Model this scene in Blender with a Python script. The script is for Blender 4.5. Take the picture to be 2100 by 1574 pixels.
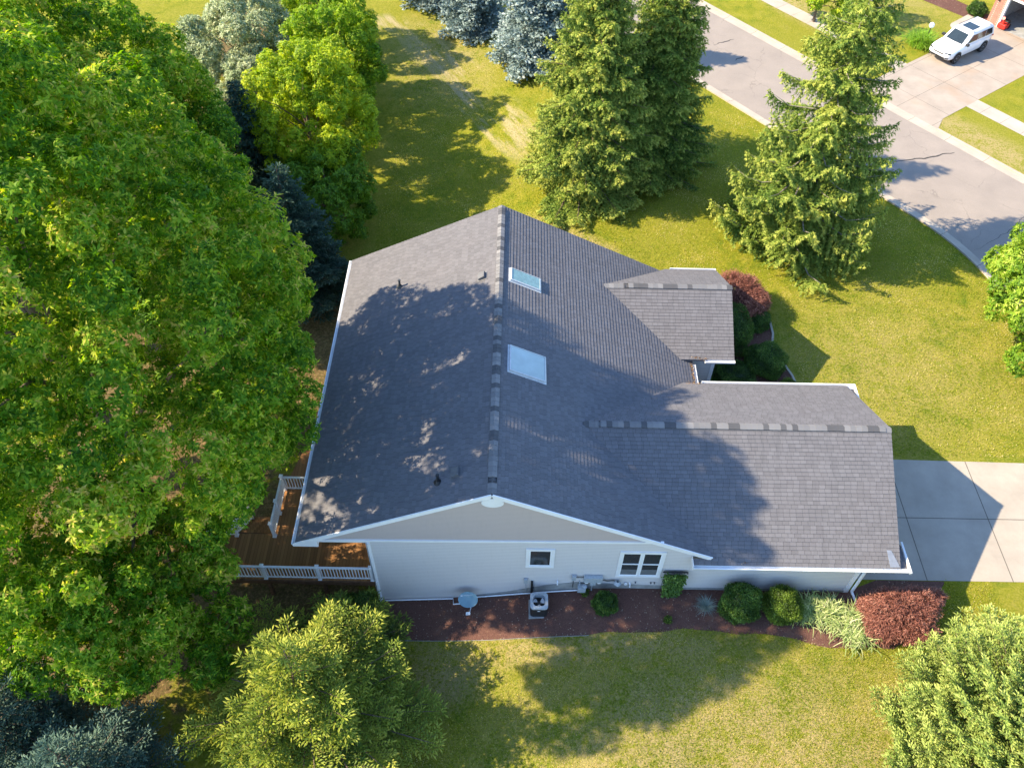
import bpy, math, random
import numpy as np
from mathutils import Vector, Matrix
R = math.radians
S = bpy.context.scene
for o in list(bpy.data.objects): bpy.data.objects.remove(o)

# ------------------------------------------------------------------ camera
cam = bpy.data.cameras.new("camera"); camo = bpy.data.objects.new("camera", cam)
S.collection.objects.link(camo); S.camera = camo
pt, yw, rl = R(49.6043), R(-0.0375), R(1.0104)
fw = Vector((math.sin(yw)*math.cos(pt), math.cos(yw)*math.cos(pt), -math.sin(pt)))
r0 = Vector((math.cos(yw), -math.sin(yw), 0)); u0 = r0.cross(fw)
r1 = r0*math.cos(rl) + u0*math.sin(rl); u1 = -r0*math.sin(rl) + u0*math.cos(rl)
M = Matrix((r1, u1, -fw)).transposed().to_4x4(); M.translation = Vector((0.6673, -16.8316, 33.2098))
camo.matrix_world = M
cam.sensor_width = 36; cam.lens = 36*1742.18/2100; cam.clip_start = .1; cam.clip_end = 2000

# ------------------------------------------------------------------ light
SUN_EL, SUN_DIR = 37.9, -0.8       # shadows fall towards +x
w = bpy.data.worlds.new("World"); S.world = w; w.use_nodes = True
nt = w.node_tree; nt.nodes.clear()
sky = nt.nodes.new('ShaderNodeTexSky'); sky.sky_type = 'NISHITA'; sky.sun_disc = False
sky.sun_elevation = R(SUN_EL); sky.sun_rotation = R(270); sky.ozone_density = 4.5; sky.dust_density = .3
bg = nt.nodes.new('ShaderNodeBackground'); bg.inputs[1].default_value = 0.128
ow = nt.nodes.new('ShaderNodeOutputWorld'); nt.links.new(sky.outputs[0], bg.inputs[0]); nt.links.new(bg.outputs[0], ow.inputs[0])
sl = bpy.data.lights.new("sun", 'SUN'); sl.energy = 3.6; sl.angle = R(.5); sl.color = (1, .84, .60)
so = bpy.data.objects.new("sun", sl); S.collection.objects.link(so)
ld = Vector((math.cos(R(SUN_EL))*math.cos(R(SUN_DIR)), math.cos(R(SUN_EL))*math.sin(R(SUN_DIR)), -math.sin(R(SUN_EL))))
so.rotation_euler = ld.to_track_quat('-Z', 'Y').to_euler(); so.location = (-30, 0, 40)
S.view_settings.view_transform = 'Standard'; S.view_settings.look = 'None'
S.view_settings.exposure = 1.80; S.view_settings.gamma = 1
S.render.engine = 'CYCLES'; S.cycles.max_bounces = 6; S.cycles.transparent_max_bounces = 8
S.render.resolution_x = 1024; S.render.resolution_y = 767

# ------------------------------------------------------------------ helpers
rng = np.random.default_rng(7); random.seed(7)
C = S.collection
def G(x, y=0):
    t = np.clip((6-np.asarray(x, float))/11, 0, 1); return -1.5*t*t*(3-2*t)
def gz(x): return float(G(x))
def tag(o, label=None, cat=None, group=None, kind=None):
    if label: o['label'] = label
    if cat: o['category'] = cat
    if group: o['group'] = group
    if kind: o['kind'] = kind
    return o
def thing(name, label, cat, loc=(0,0,0), rz=0, group=None):
    o = bpy.data.objects.new(name, None); C.objects.link(o); o.location = loc; o.rotation_euler = (0,0,rz)
    o.empty_display_size = .3
    return tag(o, label, cat, group)
def npmesh(name, V, F, mat, parent=None, attr=None, smooth=False, uv=None):
    V = np.asarray(V, np.float32).reshape(-1, 3); F = np.asarray(F, np.int32); k = F.shape[1]; n = len(F)
    me = bpy.data.meshes.new(name)
    me.vertices.add(len(V)); me.vertices.foreach_set('co', V.ravel())
    me.loops.add(n*k); me.loops.foreach_set('vertex_index', F.ravel())
    me.polygons.add(n); me.polygons.foreach_set('loop_start', np.arange(0, n*k, k, dtype=np.int32))
    try: me.polygons.foreach_set('loop_total', np.full(n, k, np.int32))
    except Exception: pass
    if smooth: me.polygons.foreach_set('use_smooth', np.ones(n, bool))
    if attr is not None:
        a = me.attributes.new('v', 'FLOAT', 'FACE'); a.data.foreach_set('value', np.asarray(attr, np.float32))
    me.update(calc_edges=True); me.validate()
    if mat: me.materials.append(mat)
    o = bpy.data.objects.new(name, me); C.objects.link(o)
    if parent: o.parent = parent
    return o
class MB:
    """collects polygons of one mesh"""
    def __init__(s): s.v = []; s.f = []; s.a = []; s.uv = []; s.cur = 0.5; s.sm = []
    def poly(s, pts, uv=None, smooth=False):
        b = len(s.v); s.v += [tuple(p) for p in pts]; s.f.append(list(range(b, b+len(pts)))); s.a.append(s.cur)
        s.uv.append(uv if uv else [(0,0)]*len(pts)); s.sm.append(smooth)
    def box(s, x0, x1, y0, y1, z0, z1, m=None):
        P = [Vector((x, y, z)) for z in (z0, z1) for y in (y0, y1) for x in (x0, x1)]
        if m is not None: P = [m @ p for p in P]
        for q in ((0,2,3,1), (4,5,7,6), (0,1,5,4), (2,6,7,3), (0,4,6,2), (1,3,7,5)): s.poly([P[i] for i in q])
    def bar(s, a, b, w, h, up=(0,0,1)):
        a = Vector(a); b = Vector(b); d = (b-a).normalized(); up = Vector(up)
        sd = d.cross(up); sd = sd.normalized() if sd.length > 1e-4 else Vector((1,0,0)); u = sd.cross(d)
        P = [p + sd*(i*w/2) + u*(j*h/2) for p in (a, b) for i, j in ((-1,-1), (1,-1), (1,1), (-1,1))]
        for q in ((3,2,1,0), (4,5,6,7), (0,1,5,4), (1,2,6,5), (2,3,7,6), (3,0,4,7)): s.poly([P[i] for i in q])
    def tube(s, pts, rs, n=8, caps=True):
        pts = [Vector(p) for p in pts]; rs = rs if hasattr(rs, '__len__') else [rs]*len(pts); rings = []
        for i, p in enumerate(pts):
            d = (pts[min(i+1, len(pts)-1)] - pts[max(i-1, 0)]).normalized()
            a = Vector((0,0,1)) if abs(d.z) < .9 else Vector((1,0,0)); u = d.cross(a).normalized(); v = d.cross(u)
            rings.append([p + (u*math.cos(2*math.pi*k/n) + v*math.sin(2*math.pi*k/n))*rs[i] for k in range(n)])
        for i in range(len(pts)-1):
            for k in range(n):
                k2 = (k+1) % n; s.poly([rings[i][k], rings[i][k2], rings[i+1][k2], rings[i+1][k]], smooth=True)
        if caps: s.poly(rings[0]); s.poly(rings[-1][::-1])
    def lathe(s, prof, n=20, c=(0,0,0), m=None):
        for i in range(len(prof)-1):
            for k in range(n):
                q = []
                for (r, z), kk in ((prof[i], k), (prof[i], k+1), (prof[i+1], k+1), (prof[i+1], k)):
                    a = 2*math.pi*kk/n; p = Vector((r*math.cos(a), r*math.sin(a), z))
                    if m is not None: p = m @ p
                    q.append(p + Vector(c))
                s.poly(q, smooth=True)
    def prism(s, pts, off):
        off = Vector(off); a = [Vector(p) for p in pts]; b = [p+off for p in a]
        s.poly(a); s.poly(b[::-1])
        for i in range(len(a)):
            j = (i+1) % len(a); s.poly([a[i], b[i], b[j], a[j]])
    def build(s, name, mat, parent=None, bevel=0, merge=False):
        me = bpy.data.meshes.new(name); me.from_pydata(s.v, [], s.f)
        a = me.attributes.new('v', 'FLOAT', 'FACE'); a.data.foreach_set('value', s.a)
        u = me.uv_layers.new(name='UVMap'); flat = [c for q in s.uv for p in q for c in p]; u.data.foreach_set('uv', flat)
        me.polygons.foreach_set('use_smooth', s.sm)
        me.materials.append(mat); me.update()
        if merge or bevel:
            import bmesh
            bm = bmesh.new(); bm.from_mesh(me); bmesh.ops.remove_doubles(bm, verts=bm.verts, dist=1e-4)
            bmesh.ops.recalc_face_normals(bm, faces=bm.faces); bm.to_mesh(me); bm.free()
        o = bpy.data.objects.new(name, me); C.objects.link(o)
        if parent: o.parent = parent
        if bevel:
            b = o.modifiers.new('bevel', 'BEVEL'); b.width = bevel; b.segments = 2; b.limit_method = 'ANGLE'
        return o

# ------------------------------------------------------------------ materials
class N:
    def __init__(s, name):
        s.m = bpy.data.materials.new(name); s.m.use_nodes = True; s.t = s.m.node_tree; s.t.nodes.clear()
        s.out = s.t.nodes.new('ShaderNodeOutputMaterial'); s.b = s.t.nodes.new('ShaderNodeBsdfPrincipled')
        s.t.links.new(s.b.outputs[0], s.out.inputs[0])
    def n(s, typ, **k):
        x = s.t.nodes.new('ShaderNode'+typ)
        for a, b in k.items(): setattr(x, a, b)
        return x
    def l(s, a, b): s.t.links.new(a, b)
    def put(s, v, inp):
        if isinstance(v, bpy.types.NodeSocket): s.l(v, inp)
        else: inp.default_value = v
    def math(s, op, a, b=0.0, c=0.0):
        x = s.n('Math', operation=op); s.put(a, x.inputs[0]); s.put(b, x.inputs[1]); s.put(c, x.inputs[2]); return x.outputs[0]
    def mix(s, f, a, b, mode='MIX'):
        x = s.n('Mix', data_type='RGBA', blend_type=mode); s.put(f, x.inputs[0])
        for v, i in ((a, 6), (b, 7)): s.put(v if isinstance(v, bpy.types.NodeSocket) or len(v) == 4 else tuple(v)+(1,), x.inputs[i])
        return x.outputs[2]
    def noise(s, vec, scale, detail=4, rough=.55, dist=0):
        x = s.n('TexNoise'); x.inputs['Scale'].default_value = scale; x.inputs['Detail'].default_value = detail
        x.inputs['Roughness'].default_value = rough; x.inputs['Distortion'].default_value = dist
        if vec: s.l(vec, x.inputs['Vector'])
        return x.outputs[0]
    def ramp(s, f, stops, interp='LINEAR'):
        x = s.n('ValToRGB'); s.l(f, x.inputs[0]); r = x.color_ramp; r.interpolation = interp
        while len(r.elements) < len(stops): r.elements.new(.5)
        for e, (p, c) in zip(r.elements, stops): e.position = p; e.color = tuple(c)+(1,) if len(c) == 3 else c
        return x.outputs[0]
    def step(s, f, lo, hi):
        x = s.n('MapRange', interpolation_type='SMOOTHSTEP'); s.put(f, x.inputs[0]); x.inputs[1].default_value = lo; x.inputs[2].default_value = hi
        return x.outputs[0]
    def pos(s): return s.n('NewGeometry').outputs['Position']
    def obj(s): return s.n('TexCoord').outputs['Object']
    def bump(s, h, dist, strength=1):
        x = s.n('Bump'); x.inputs['Distance'].default_value = dist; x.inputs['Strength'].default_value = strength
        s.l(h, x.inputs['Height']); s.l(x.outputs[0], s.b.inputs['Normal'])
    def fin(s, col, rough=.8, spec=.3, metal=0):
        s.put(col if isinstance(col, bpy.types.NodeSocket) else tuple(col)+(1,), s.b.inputs['Base Color'])
        s.put(rough, s.b.inputs['Roughness']); s.b.inputs['Specular IOR Level'].default_value = spec; s.b.inputs['Metallic'].default_value = metal
        return s.m
def simple(name, col, rough=.6, spec=.3, metal=0, var=.12, scale=6, bump=0):
    k = N(name); p = k.obj(); f = k.noise(p, scale, 5)
    a = [c*(1-var) for c in col]; b = [min(1, c*(1+var)) for c in col]
    c = k.ramp(f, [(.3, a), (.7, b)])
    if bump: k.bump(f, bump)
    return k.fin(c, rough, spec, metal)
def leafmat(name, stops, trans=.3, rough=.55, spec=.25, tcol=1.15):
    k = N(name); at = k.n('Attribute', attribute_name='v'); c = k.ramp(at.outputs['Fac'], stops)
    k.fin(c, rough, spec)
    tr = k.n('BsdfTranslucent'); g = k.n('HueSaturation'); g.inputs['Value'].default_value = tcol; g.inputs['Saturation'].default_value = 1.1
    k.l(c, g.inputs['Color']); k.l(g.outputs[0], tr.inputs[0])
    mx = k.n('MixShader'); mx.inputs[0].default_value = trans; k.l(k.b.outputs[0], mx.inputs[1]); k.l(tr.outputs[0], mx.inputs[2]); k.l(mx.outputs[0], k.out.inputs[0])
    return k.m

def shingle_mat(name, base=(.133, .133, .143)):
    k = N(name); uv = k.n('UVMap').outputs[0]; sp = k.n('SeparateXYZ'); k.l(uv, sp.inputs[0])
    row = k.math('FLOOR', k.math('DIVIDE', sp.outputs[1], .165))
    wn = k.n('TexWhiteNoise', noise_dimensions='1D'); k.l(row, wn.inputs['W'])
    uu = k.math('ADD', k.math('DIVIDE', sp.outputs[0], .26), k.math('MULTIPLY', wn.outputs[0], 7.3))
    tab = k.math('FLOOR', uu); cb = k.n('CombineXYZ'); k.l(tab, cb.inputs[0]); k.l(row, cb.inputs[1])
    w2 = k.n('TexWhiteNoise', noise_dimensions='2D'); k.l(cb.outputs[0], w2.inputs['Vector'])
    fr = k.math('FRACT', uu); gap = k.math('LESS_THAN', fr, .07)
    p = k.pos(); gran = k.noise(p, 90, 2, .7); big = k.noise(p, .55, 4, .6); mid = k.noise(p, 5, 3)
    c = k.mix(w2.outputs[0], [b*.80 for b in base], [b*1.17 for b in base])
    c = k.mix(k.math('MULTIPLY', big, .55), c, [base[0]*1.35, base[1]*1.22, base[2]*1.15])
    c = k.mix(k.math('MULTIPLY', mid, .3), c, [b*.6 for b in base])
    ms = k.n('Mapping'); ms.inputs['Scale'].default_value = (2.2, .18, 1); k.l(uv, ms.inputs[0]); stn = k.noise(ms.outputs[0], 1.6, 4, .6); c = k.mix(k.math('MULTIPLY', k.step(stn, .50, .72), .35), c, [b*.55 for b in base])
    c = k.mix(k.math('MULTIPLY', k.step(gran, .35, .75), .35), c, [b*1.7 for b in base])
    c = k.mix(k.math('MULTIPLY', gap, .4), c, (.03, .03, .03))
    h = k.math('ADD', k.math('MULTIPLY', w2.outputs[0], .7), k.math('ADD', k.math('MULTIPLY', gran, .35), k.math('MULTIPLY', gap, -.5)))
    k.bump(h, .006, .8)
    return k.fin(c, .92, .15)
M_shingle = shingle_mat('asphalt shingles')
def cap_mat():
    k = N('ridge cap shingles'); at = k.n('Attribute', attribute_name='v'); c = k.ramp(at.outputs['Fac'], [(0, (.085,.085,.09)), (.35, (.10,.10,.105)), (.45, (.17,.17,.175)), (1, (.26,.255,.255))])
    g = k.noise(k.pos(), 70, 3, .7); c = k.mix(k.math('MULTIPLY', g, .4), c, (.1,.1,.105)); k.bump(g, .004)
    return k.fin(c, .9, .15)
M_cap = cap_mat()
def siding_mat(name, col, step=.12, vert=False):
    k = N(name); p = k.pos(); sp = k.n('SeparateXYZ'); k.l(p, sp.inputs[0]); z = k.math('FRACT', k.math('DIVIDE', sp.outputs[2], step))
    f = k.noise(p, 2.2, 5, .6); st = k.n('Mapping'); st.inputs['Scale'].default_value = (1, 1, .15); k.l(p, st.inputs[0]); d = k.noise(st.outputs[0], 9, 3)
    c = k.mix(k.math('MULTIPLY', f, .3), col, [x*.82 for x in col]); c = k.mix(k.math('MULTIPLY', k.step(d, .5, .8), .12), c, [x*.6 for x in col])
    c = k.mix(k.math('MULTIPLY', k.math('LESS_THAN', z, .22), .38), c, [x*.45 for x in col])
    k.bump(k.math('SUBTRACT', 1.0, z), .012, .9); return k.fin(c, .55, .3)
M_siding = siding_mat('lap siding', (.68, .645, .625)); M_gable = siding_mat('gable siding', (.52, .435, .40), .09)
M_white = simple('white trim', (.80, .80, .80), .45, .4, var=.05, scale=2)
M_gutter = simple('white gutter', (.82, .83, .84), .35, .5, var=.06, scale=1.5)
M_found = simple('concrete foundation', (.30, .30, .29), .9, .2, var=.2, scale=3, bump=.01)
M_black = simple('black metal', (.02, .021, .023), .5, .4); M_dark = simple('dark grey metal', (.06, .065, .07), .5, .4)
M_vent = simple('weathered vent grey', (.13, .13, .135), .55, .4); M_flash = simple('metal flashing', (.42, .43, .44), .4, .5, .6)
M_grey = simple('utility grey enamel', (.36, .40, .43), .5, .4, var=.15, scale=14); M_copper = simple('copper line', (.3, .13, .06), .5, .4)
M_pvc = simple('white plastic', (.82, .83, .85), .4, .4, var=.03)
def glass(name, col, rough=.08): return simple(name, col, rough, .8, var=.15, scale=3)
M_glass = glass('window glass', (.035, .042, .045)); M_blind = simple('window screen', (.14, .15, .16), .8, .1, var=.1)
M_sky = simple('skylight glass', (.42, .50, .49), .10, .8, var=.15, scale=.9); M_skyfr = simple('aluminium frame', (.52, .54, .55), .4, .5, var=.1)
def conc(name, col, jx=None, jy=None, rot=0, stain=.3):
    k = N(name); p = k.pos(); m = k.n('Mapping'); m.inputs['Rotation'].default_value = (0, 0, rot); k.l(p, m.inputs[0]); sp = k.n('SeparateXYZ'); k.l(m.outputs[0], sp.inputs[0])
    f = k.noise(p, .7, 6, .65); g = k.noise(p, 45, 2, .7); c = k.ramp(f, [(.3, [x*.84 for x in col]), (.7, [min(1, x*1.1) for x in col])])
    c = k.mix(k.math('MULTIPLY', k.step(g, .45, .8), .3), c, [x*.75 for x in col])
    st = k.noise(p, .28, 3, .6); c = k.mix(k.math('MULTIPLY', k.step(st, .52, .75), stain), c, (col[0]*.95, col[1]*.72, col[2]*.52))
    for ax, v in ((0, jx), (1, jy)):
        if v:
            d = k.math('ABSOLUTE', k.math('SUBTRACT', k.math('FRACT', k.math('ADD', k.math('DIVIDE', k.math('SUBTRACT', sp.outputs[ax], v[0]), v[1]), .5)), .5))
            c = k.mix(k.math('MULTIPLY', k.math('LESS_THAN', d, .016/v[1]*v[2]), .8), c, [x*.22 for x in col])
    k.bump(g, .003); return k.fin(c, .88, .2)
M_drive = conc('driveway concrete', (.38, .335, .28), jx=(18.72, 3.72, 1.4), jy=(3.86, 20, 1.4), stain=.1)
ST_A = math.atan2(-.797, .604)
M_conc = conc('pavement concrete', (.41, .365, .31), jx=(0, 1.6, .8), rot=-ST_A, stain=.2)
M_drive2 = conc('weathered driveway concrete', (.35, .30, .25), jx=(-13.6, 3.0, .9), jy=(47.4, 3.5, .9), rot=-ST_A, stain=.45)
M_kerb = conc('kerb concrete', (.41, .36, .30), jx=(0, 3.0, .9), rot=-ST_A, stain=.3)
def asphalt():
    k = N('worn asphalt'); p = k.pos(); f = k.noise(p, .5, 6, .6); g = k.noise(p, 30, 3, .75); sp = k.noise(p, 120, 1)
    c = k.ramp(f, [(.3, (.25, .215, .185)), (.7, (.31, .265, .225))]); c = k.mix(k.math('MULTIPLY', k.step(g, .4, .7), .5), c, (.20, .18, .17))
    c = k.mix(k.math('MULTIPLY', k.step(sp, .55, .7), .35), c, (.42, .39, .36))
    v = k.n('TexVoronoi', feature='DISTANCE_TO_EDGE'); v.inputs['Scale'].default_value = .27
    wv = k.n('VectorMath', operation='ADD'); nn = k.n('TexNoise'); nn.inputs['Scale'].default_value = 1.1; nn.inputs['Detail'].default_value = 6; k.l(p, nn.inputs[0]); k.l(p, wv.inputs[0]); k.l(nn.outputs[1], wv.inputs[1]); k.l(wv.outputs[0], v.inputs['Vector'])
    cr = k.math('MULTIPLY', k.math('LESS_THAN', v.outputs[0], .006), k.step(k.noise(p, .4, 2), .42, .6)); c = k.mix(k.math('MULTIPLY', cr, .28), c, (.09, .08, .07))
    k.bump(g, .006); return k.fin(c, .92, .2)
M_asph = asphalt(); M_tar = simple('tar seal', (.05, .045, .04), .6, .3)
def lawn():
    k = N('lawn grass'); p = k.pos(); sp = k.n('SeparateXYZ'); k.l(p, sp.inputs[0]); X, Y = sp.outputs[0], sp.outputs[1]
    big = k.noise(p, .16, 5, .6); med = k.noise(p, .9, 5, .65, .4); sm = k.noise(p, 4.5, 6, .75); fine = k.noise(p, 22, 4, .85); s9 = k.noise(p, 11, 4, .8)
    c = k.ramp(med, [(.28, (.10, .165, .010)), (.5, (.245, .245, .014)), (.72, (.37, .32, .03))])
    c = k.mix(k.step(big, .42, .62), c, k.mix(sm, (.13, .18, .012), (.40, .33, .04)), 'MIX')
    def blob(cx, cy, rx, ry, a=0):   # soft 0..1 region in the ground plane
        dx = k.math('SUBTRACT', X, cx); dy = k.math('SUBTRACT', Y, cy); ca, sa = math.cos(a), math.sin(a)
        u = k.math('DIVIDE', k.math('ADD', k.math('MULTIPLY', dx, ca), k.math('MULTIPLY', dy, sa)), rx)
        v = k.math('DIVIDE', k.math('SUBTRACT', k.math('MULTIPLY', dy, ca), k.math('MULTIPLY', dx, sa)), ry)
        d = k.math('SQRT', k.math('ADD', k.math('MULTIPLY', u, u), k.math('MULTIPLY', v, v)))
        x = k.n('MapRange'); k.l(d, x.inputs[0]); x.inputs[1].default_value = 1.25; x.inputs[2].default_value = .35; return x.outputs[0]
    def mx(*a):
        r = a[0]
        for b in a[1:]: r = k.math('MAXIMUM', r, b)
        return r
    # dry, straw-coloured wear: near lawn, kerb strips, wheel-worn tracks
    zone = mx(blob(9.5, -7, 10, 5.0), blob(24.5, 52, 7, 1.9, ST_A), blob(33, 33.5, 7, 1.6, ST_A), blob(3, -2.5, 9, .9), blob(-2, -3.4, 2.6, 1.6), blob(5.2, 22.5, 5, .8, -.7), k.math('MULTIPLY', blob(21, 13, 8, 6), .45), k.math('MULTIPLY', blob(31, 54, 8, 6), .45), k.math('MULTIPLY', blob(-5, 47, 5, 8), .6))
    fr = k.math('ADD', k.math('MULTIPLY', sm, .6), k.math('MULTIPLY', med, .4)); straw = k.math('MULTIPLY', k.step(k.math('ADD', k.math('MULTIPLY', fr, .7), k.math('MULTIPLY', s9, .3)), .43, .54), zone)
    strw = k.mix(fine, (.38, .265, .13), (.62, .46, .28)); c = k.mix(k.math('MULTIPLY', straw, .8), c, strw)
    base = k.math('MULTIPLY', k.step(fr, .50, .68), .45); c = k.mix(base, c, (.33, .28, .10))
    m = k.n('Mapping', vector_type='TEXTURE'); m.inputs['Rotation'].default_value = (0, 0, R(-62)); m.inputs['Scale'].default_value = (7, 1, 1); k.l(p, m.inputs[0])
    stk = k.noise(m.outputs[0], .85, 5, .65); tr = mx(blob(-1.6, 38.5, 7.5, 2.2, R(-62)), blob(-9.4, 52.2, 2.6, 1.5), k.math('MULTIPLY', blob(-5.2, 46, 8, 2.2, R(-60)), .6))
    c = k.mix(k.math('MULTIPLY', k.step(stk, .47, .60), k.math('MINIMUM', k.math('MULTIPLY', tr, 1.1), .75)), c, k.mix(fine, (.44, .33, .19), (.66, .54, .37)))
    # bare litter-covered soil below the tree belt
    soil = mx(blob(-9.8, 14, 3.4, 9), blob(-17.5, 5, 8.6, 17), blob(-20, 50, 8, 9), blob(-9.3, 2, 5.2, 6.5), blob(-6.8, -4.5, 3.8, 3.6), blob(-13, 22, 3.6, 12), blob(-20, 30, 8, 15))
    sn = k.math('ADD', soil, k.math('MULTIPLY', k.math('SUBTRACT', k.noise(p, .9, 5, .7), .5), 1.3))
    lit = k.ramp(k.noise(p, 7, 5, .8), [(.3, (.06, .035, .022)), (.5, (.15, .085, .05)), (.65, (.30, .19, .11))])
    c = k.mix(k.step(sn, .42, .62), c, lit)
    c = k.mix(k.math('MULTIPLY', k.step(s9, .50, .64), .5), c, (.44, .37, .10)); c = k.mix(k.math('MULTIPLY', k.step(s9, .50, .36), .6), c, (.07, .125, .014))
    f2 = k.noise(p, 60, 2, .8); c = k.mix(k.math('MULTIPLY', k.step(fine, .35, .7), .38), c, (.05, .075, .012))
    c = k.mix(k.math('MULTIPLY', k.step(f2, .52, .75), .35), c, (.42, .40, .12))
    k.bump(k.math('ADD', fine, k.math('MULTIPLY', f2, .6)), .045, .9); return k.fin(c, .95, .05)
M_lawn = lawn()
def mulch():
    k = N('bark mulch'); p = k.pos(); v = k.n('TexVoronoi'); v.inputs['Scale'].default_value = 26; k.l(p, v.inputs['Vector']); f = k.noise(p, 30, 4, .8); b = k.noise(p, 1.3, 4)
    c = k.ramp(f, [(.3, (.055, .028, .024)), (.5, (.13, .066, .052)), (.68, (.21, .115, .085))]); s2 = k.n('SeparateColor'); k.l(v.outputs['Color'], s2.inputs[0])
    c = k.mix(k.math('MULTIPLY', s2.outputs[0], .4), c, (.17, .085, .065)); c = k.mix(k.math('MULTIPLY', k.math('GREATER_THAN', s2.outputs[1], .985), .6), c, (.42, .34, .25)); c = k.mix(k.math('MULTIPLY', k.step(b, .5, .7), .35), c, (.23, .13, .09))
    k.bump(k.math('ADD', f, s2.outputs[2]), .03, .9); return k.fin(c, .95, .1)
M_mulch = mulch()
def wood(name, col):
    k = N(name); p = k.pos(); sp = k.n('SeparateXYZ'); k.l(p, sp.inputs[0]); q = k.math('DIVIDE', sp.outputs[0], .145); pl = k.math('FLOOR', q); fr = k.math('FRACT', q)
    w1 = k.n('TexWhiteNoise', noise_dimensions='1D'); k.l(pl, w1.inputs['W']); m = k.n('Mapping'); m.inputs['Scale'].default_value = (14, 1.2, 14); k.l(p, m.inputs[0]); g = k.noise(m.outputs[0], 3, 4, .6)
    c = k.mix(w1.outputs[0], [x*.7 for x in col], [x*1.25 for x in col]); c = k.mix(k.math('MULTIPLY', g, .5), c, [x*.5 for x in col]); c = k.mix(k.math('MULTIPLY', k.math('LESS_THAN', fr, .06), .85), c, (.02, .012, .008))
    k.bump(g, .004); return k.fin(c, .7, .25)
M_deck = wood('stained deck boards', (.36, .175, .065)); M_fascia = simple('deck fascia wood', (.13, .07, .04), .8, .2, var=.3, scale=5)
M_rail = simple('white vinyl rail', (.86, .87, .88), .45, .4, var=.05, scale=3)
M_bark = simple('bark', (.16, .12, .09), .9, .1, var=.4, scale=12, bump=.03); M_bark2 = simple('pale bark', (.28, .25, .21), .9, .1, var=.35, scale=10, bump=.03)
def brick():
    k = N('brick'); tc = k.n('TexCoord').outputs['Object']; sp = k.n('SeparateXYZ'); k.l(tc, sp.inputs[0]); cb = k.n('CombineXYZ'); k.l(k.math('ADD', sp.outputs[0], sp.outputs[1]), cb.inputs[0]); k.l(sp.outputs[2], cb.inputs[1])
    b = k.n('TexBrick'); k.l(cb.outputs[0], b.inputs[0]); b.inputs['Color1'].default_value = (.36, .15, .10, 1); b.inputs['Color2'].default_value = (.27, .11, .08, 1); b.inputs['Mortar'].default_value = (.42, .36, .31, 1)
    b.inputs['Scale'].default_value = 1; b.inputs['Brick Width'].default_value = .22; b.inputs['Row Height'].default_value = .075; b.inputs['Mortar Size'].default_value = .008; return k.fin(b.outputs[0], .9, .1)
M_brick = brick()
M_paint = simple('white car paint', (.80, .80, .82), .18, .6, var=.02); M_paint.node_tree.nodes['Principled BSDF'].inputs['Coat Weight'].default_value = .6
M_carglass = simple('car glass', (.02, .03, .032), .05, .9, var=.1); M_tyre = simple('tyre rubber', (.02, .02, .02), .8, .2); M_rim = simple('alloy rim', (.35, .35, .36), .3, .5, .7)
M_red = simple('red paint', (.55, .03, .02), .4, .4); M_inside = simple('garage interior', (.35, .33, .30), .9, .1, var=.2)

# ------------------------------------------------------------------ setting: ground, street, beds
def ground():
    xs = np.concatenate([[-400, -120, -60], np.arange(-40, -14, 1.0), np.arange(-14, 8, .25), np.arange(8, 60, 2.0), [100, 200, 400]])
    ys = np.concatenate([[-400, -100, -40], np.arange(-20, 80, 2.0), [120, 250, 500]])
    X, Y = np.meshgrid(xs, ys); V = np.stack([X, Y, G(X)], -1).reshape(-1, 3); nx, ny = len(xs), len(ys)
    i = (np.arange(ny-1)[:, None]*nx + np.arange(nx-1)[None]).ravel(); F = np.stack([i, i+1, i+1+nx, i+nx], 1)
    return npmesh('ground', V, F, M_lawn, smooth=True)
tag(ground(), kind='structure')
SD = np.array([.604, -.797]); SN = np.array([.797, .604])
def st(s, n, z): q = SD*s + SN*n; return (q[0], q[1], z)
def nnear(s): return 35.75 - max(0, s+5)**2/30
SS = list(np.arange(-60, -8, 4.0)) + list(np.arange(-8, 16, 1.0))
def strip(name, f0, f1, z0, z1=None, mat=M_conc, kind='structure', sset=SS, sub=1):
    b = MB()
    for a, c in zip(sset[:-1], sset[1:]):
        b.poly([st(a, f0(a), z0), st(a, f1(a), z1 if z1 is not None else z0), st(c, f1(c), z1 if z1 is not None else z0), st(c, f0(c), z0)][::-1])
    o = b.build(name, mat); tag(o, kind=kind); return o
FAR = 45.03
strip('street', lambda s: nnear(s)+.1, lambda s: FAR-.1, .012, mat=M_asph)
def kerb(name, f0, f1, h):
    b = MB()
    for a, c in zip(SS[:-1], SS[1:]):
        P = lambda f, s, z: st(s, f(s), z)
        b.poly([P(f0, a, h), P(f0, c, h), P(f1, c, h*.9), P(f1, a, h*.9)]); b.poly([P(f0, a, 0), P(f0, c, 0), P(f0, c, h), P(f0, a, h)]); b.poly([P(f1, a, 0), P(f1, c, 0), P(f1, c, h*.9), P(f1, a, h*.9)])
    tag(b.build(name, M_kerb), kind='structure')
kerb('kerb', lambda s: nnear(s)-.05, lambda s: nnear(s)+.17, .10); strip('gutter', lambda s: nnear(s)+.16, lambda s: nnear(s)+.55, .02, mat=M_kerb)
b = MB()
def kfar(b, s0, s1, h):
    b.poly([st(s0, FAR, h), st(s1, FAR, h), st(s1, FAR+.2, h), st(s0, FAR+.2, h)]); b.poly([st(s0, FAR, 0), st(s1, FAR, 0), st(s1, FAR, h), st(s0, FAR, h)]); b.poly([st(s0, FAR+.2, 0), st(s1, FAR+.2, 0), st(s1, FAR+.2, h), st(s0, FAR+.2, h)])
for a, c in ((-60, -17.6), (-10.1, 16)): kfar(b, a, c, .10)
kfar(b, -17.6, -10.1, .03)
tag(b.build('kerb', M_kerb), kind='structure')
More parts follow.
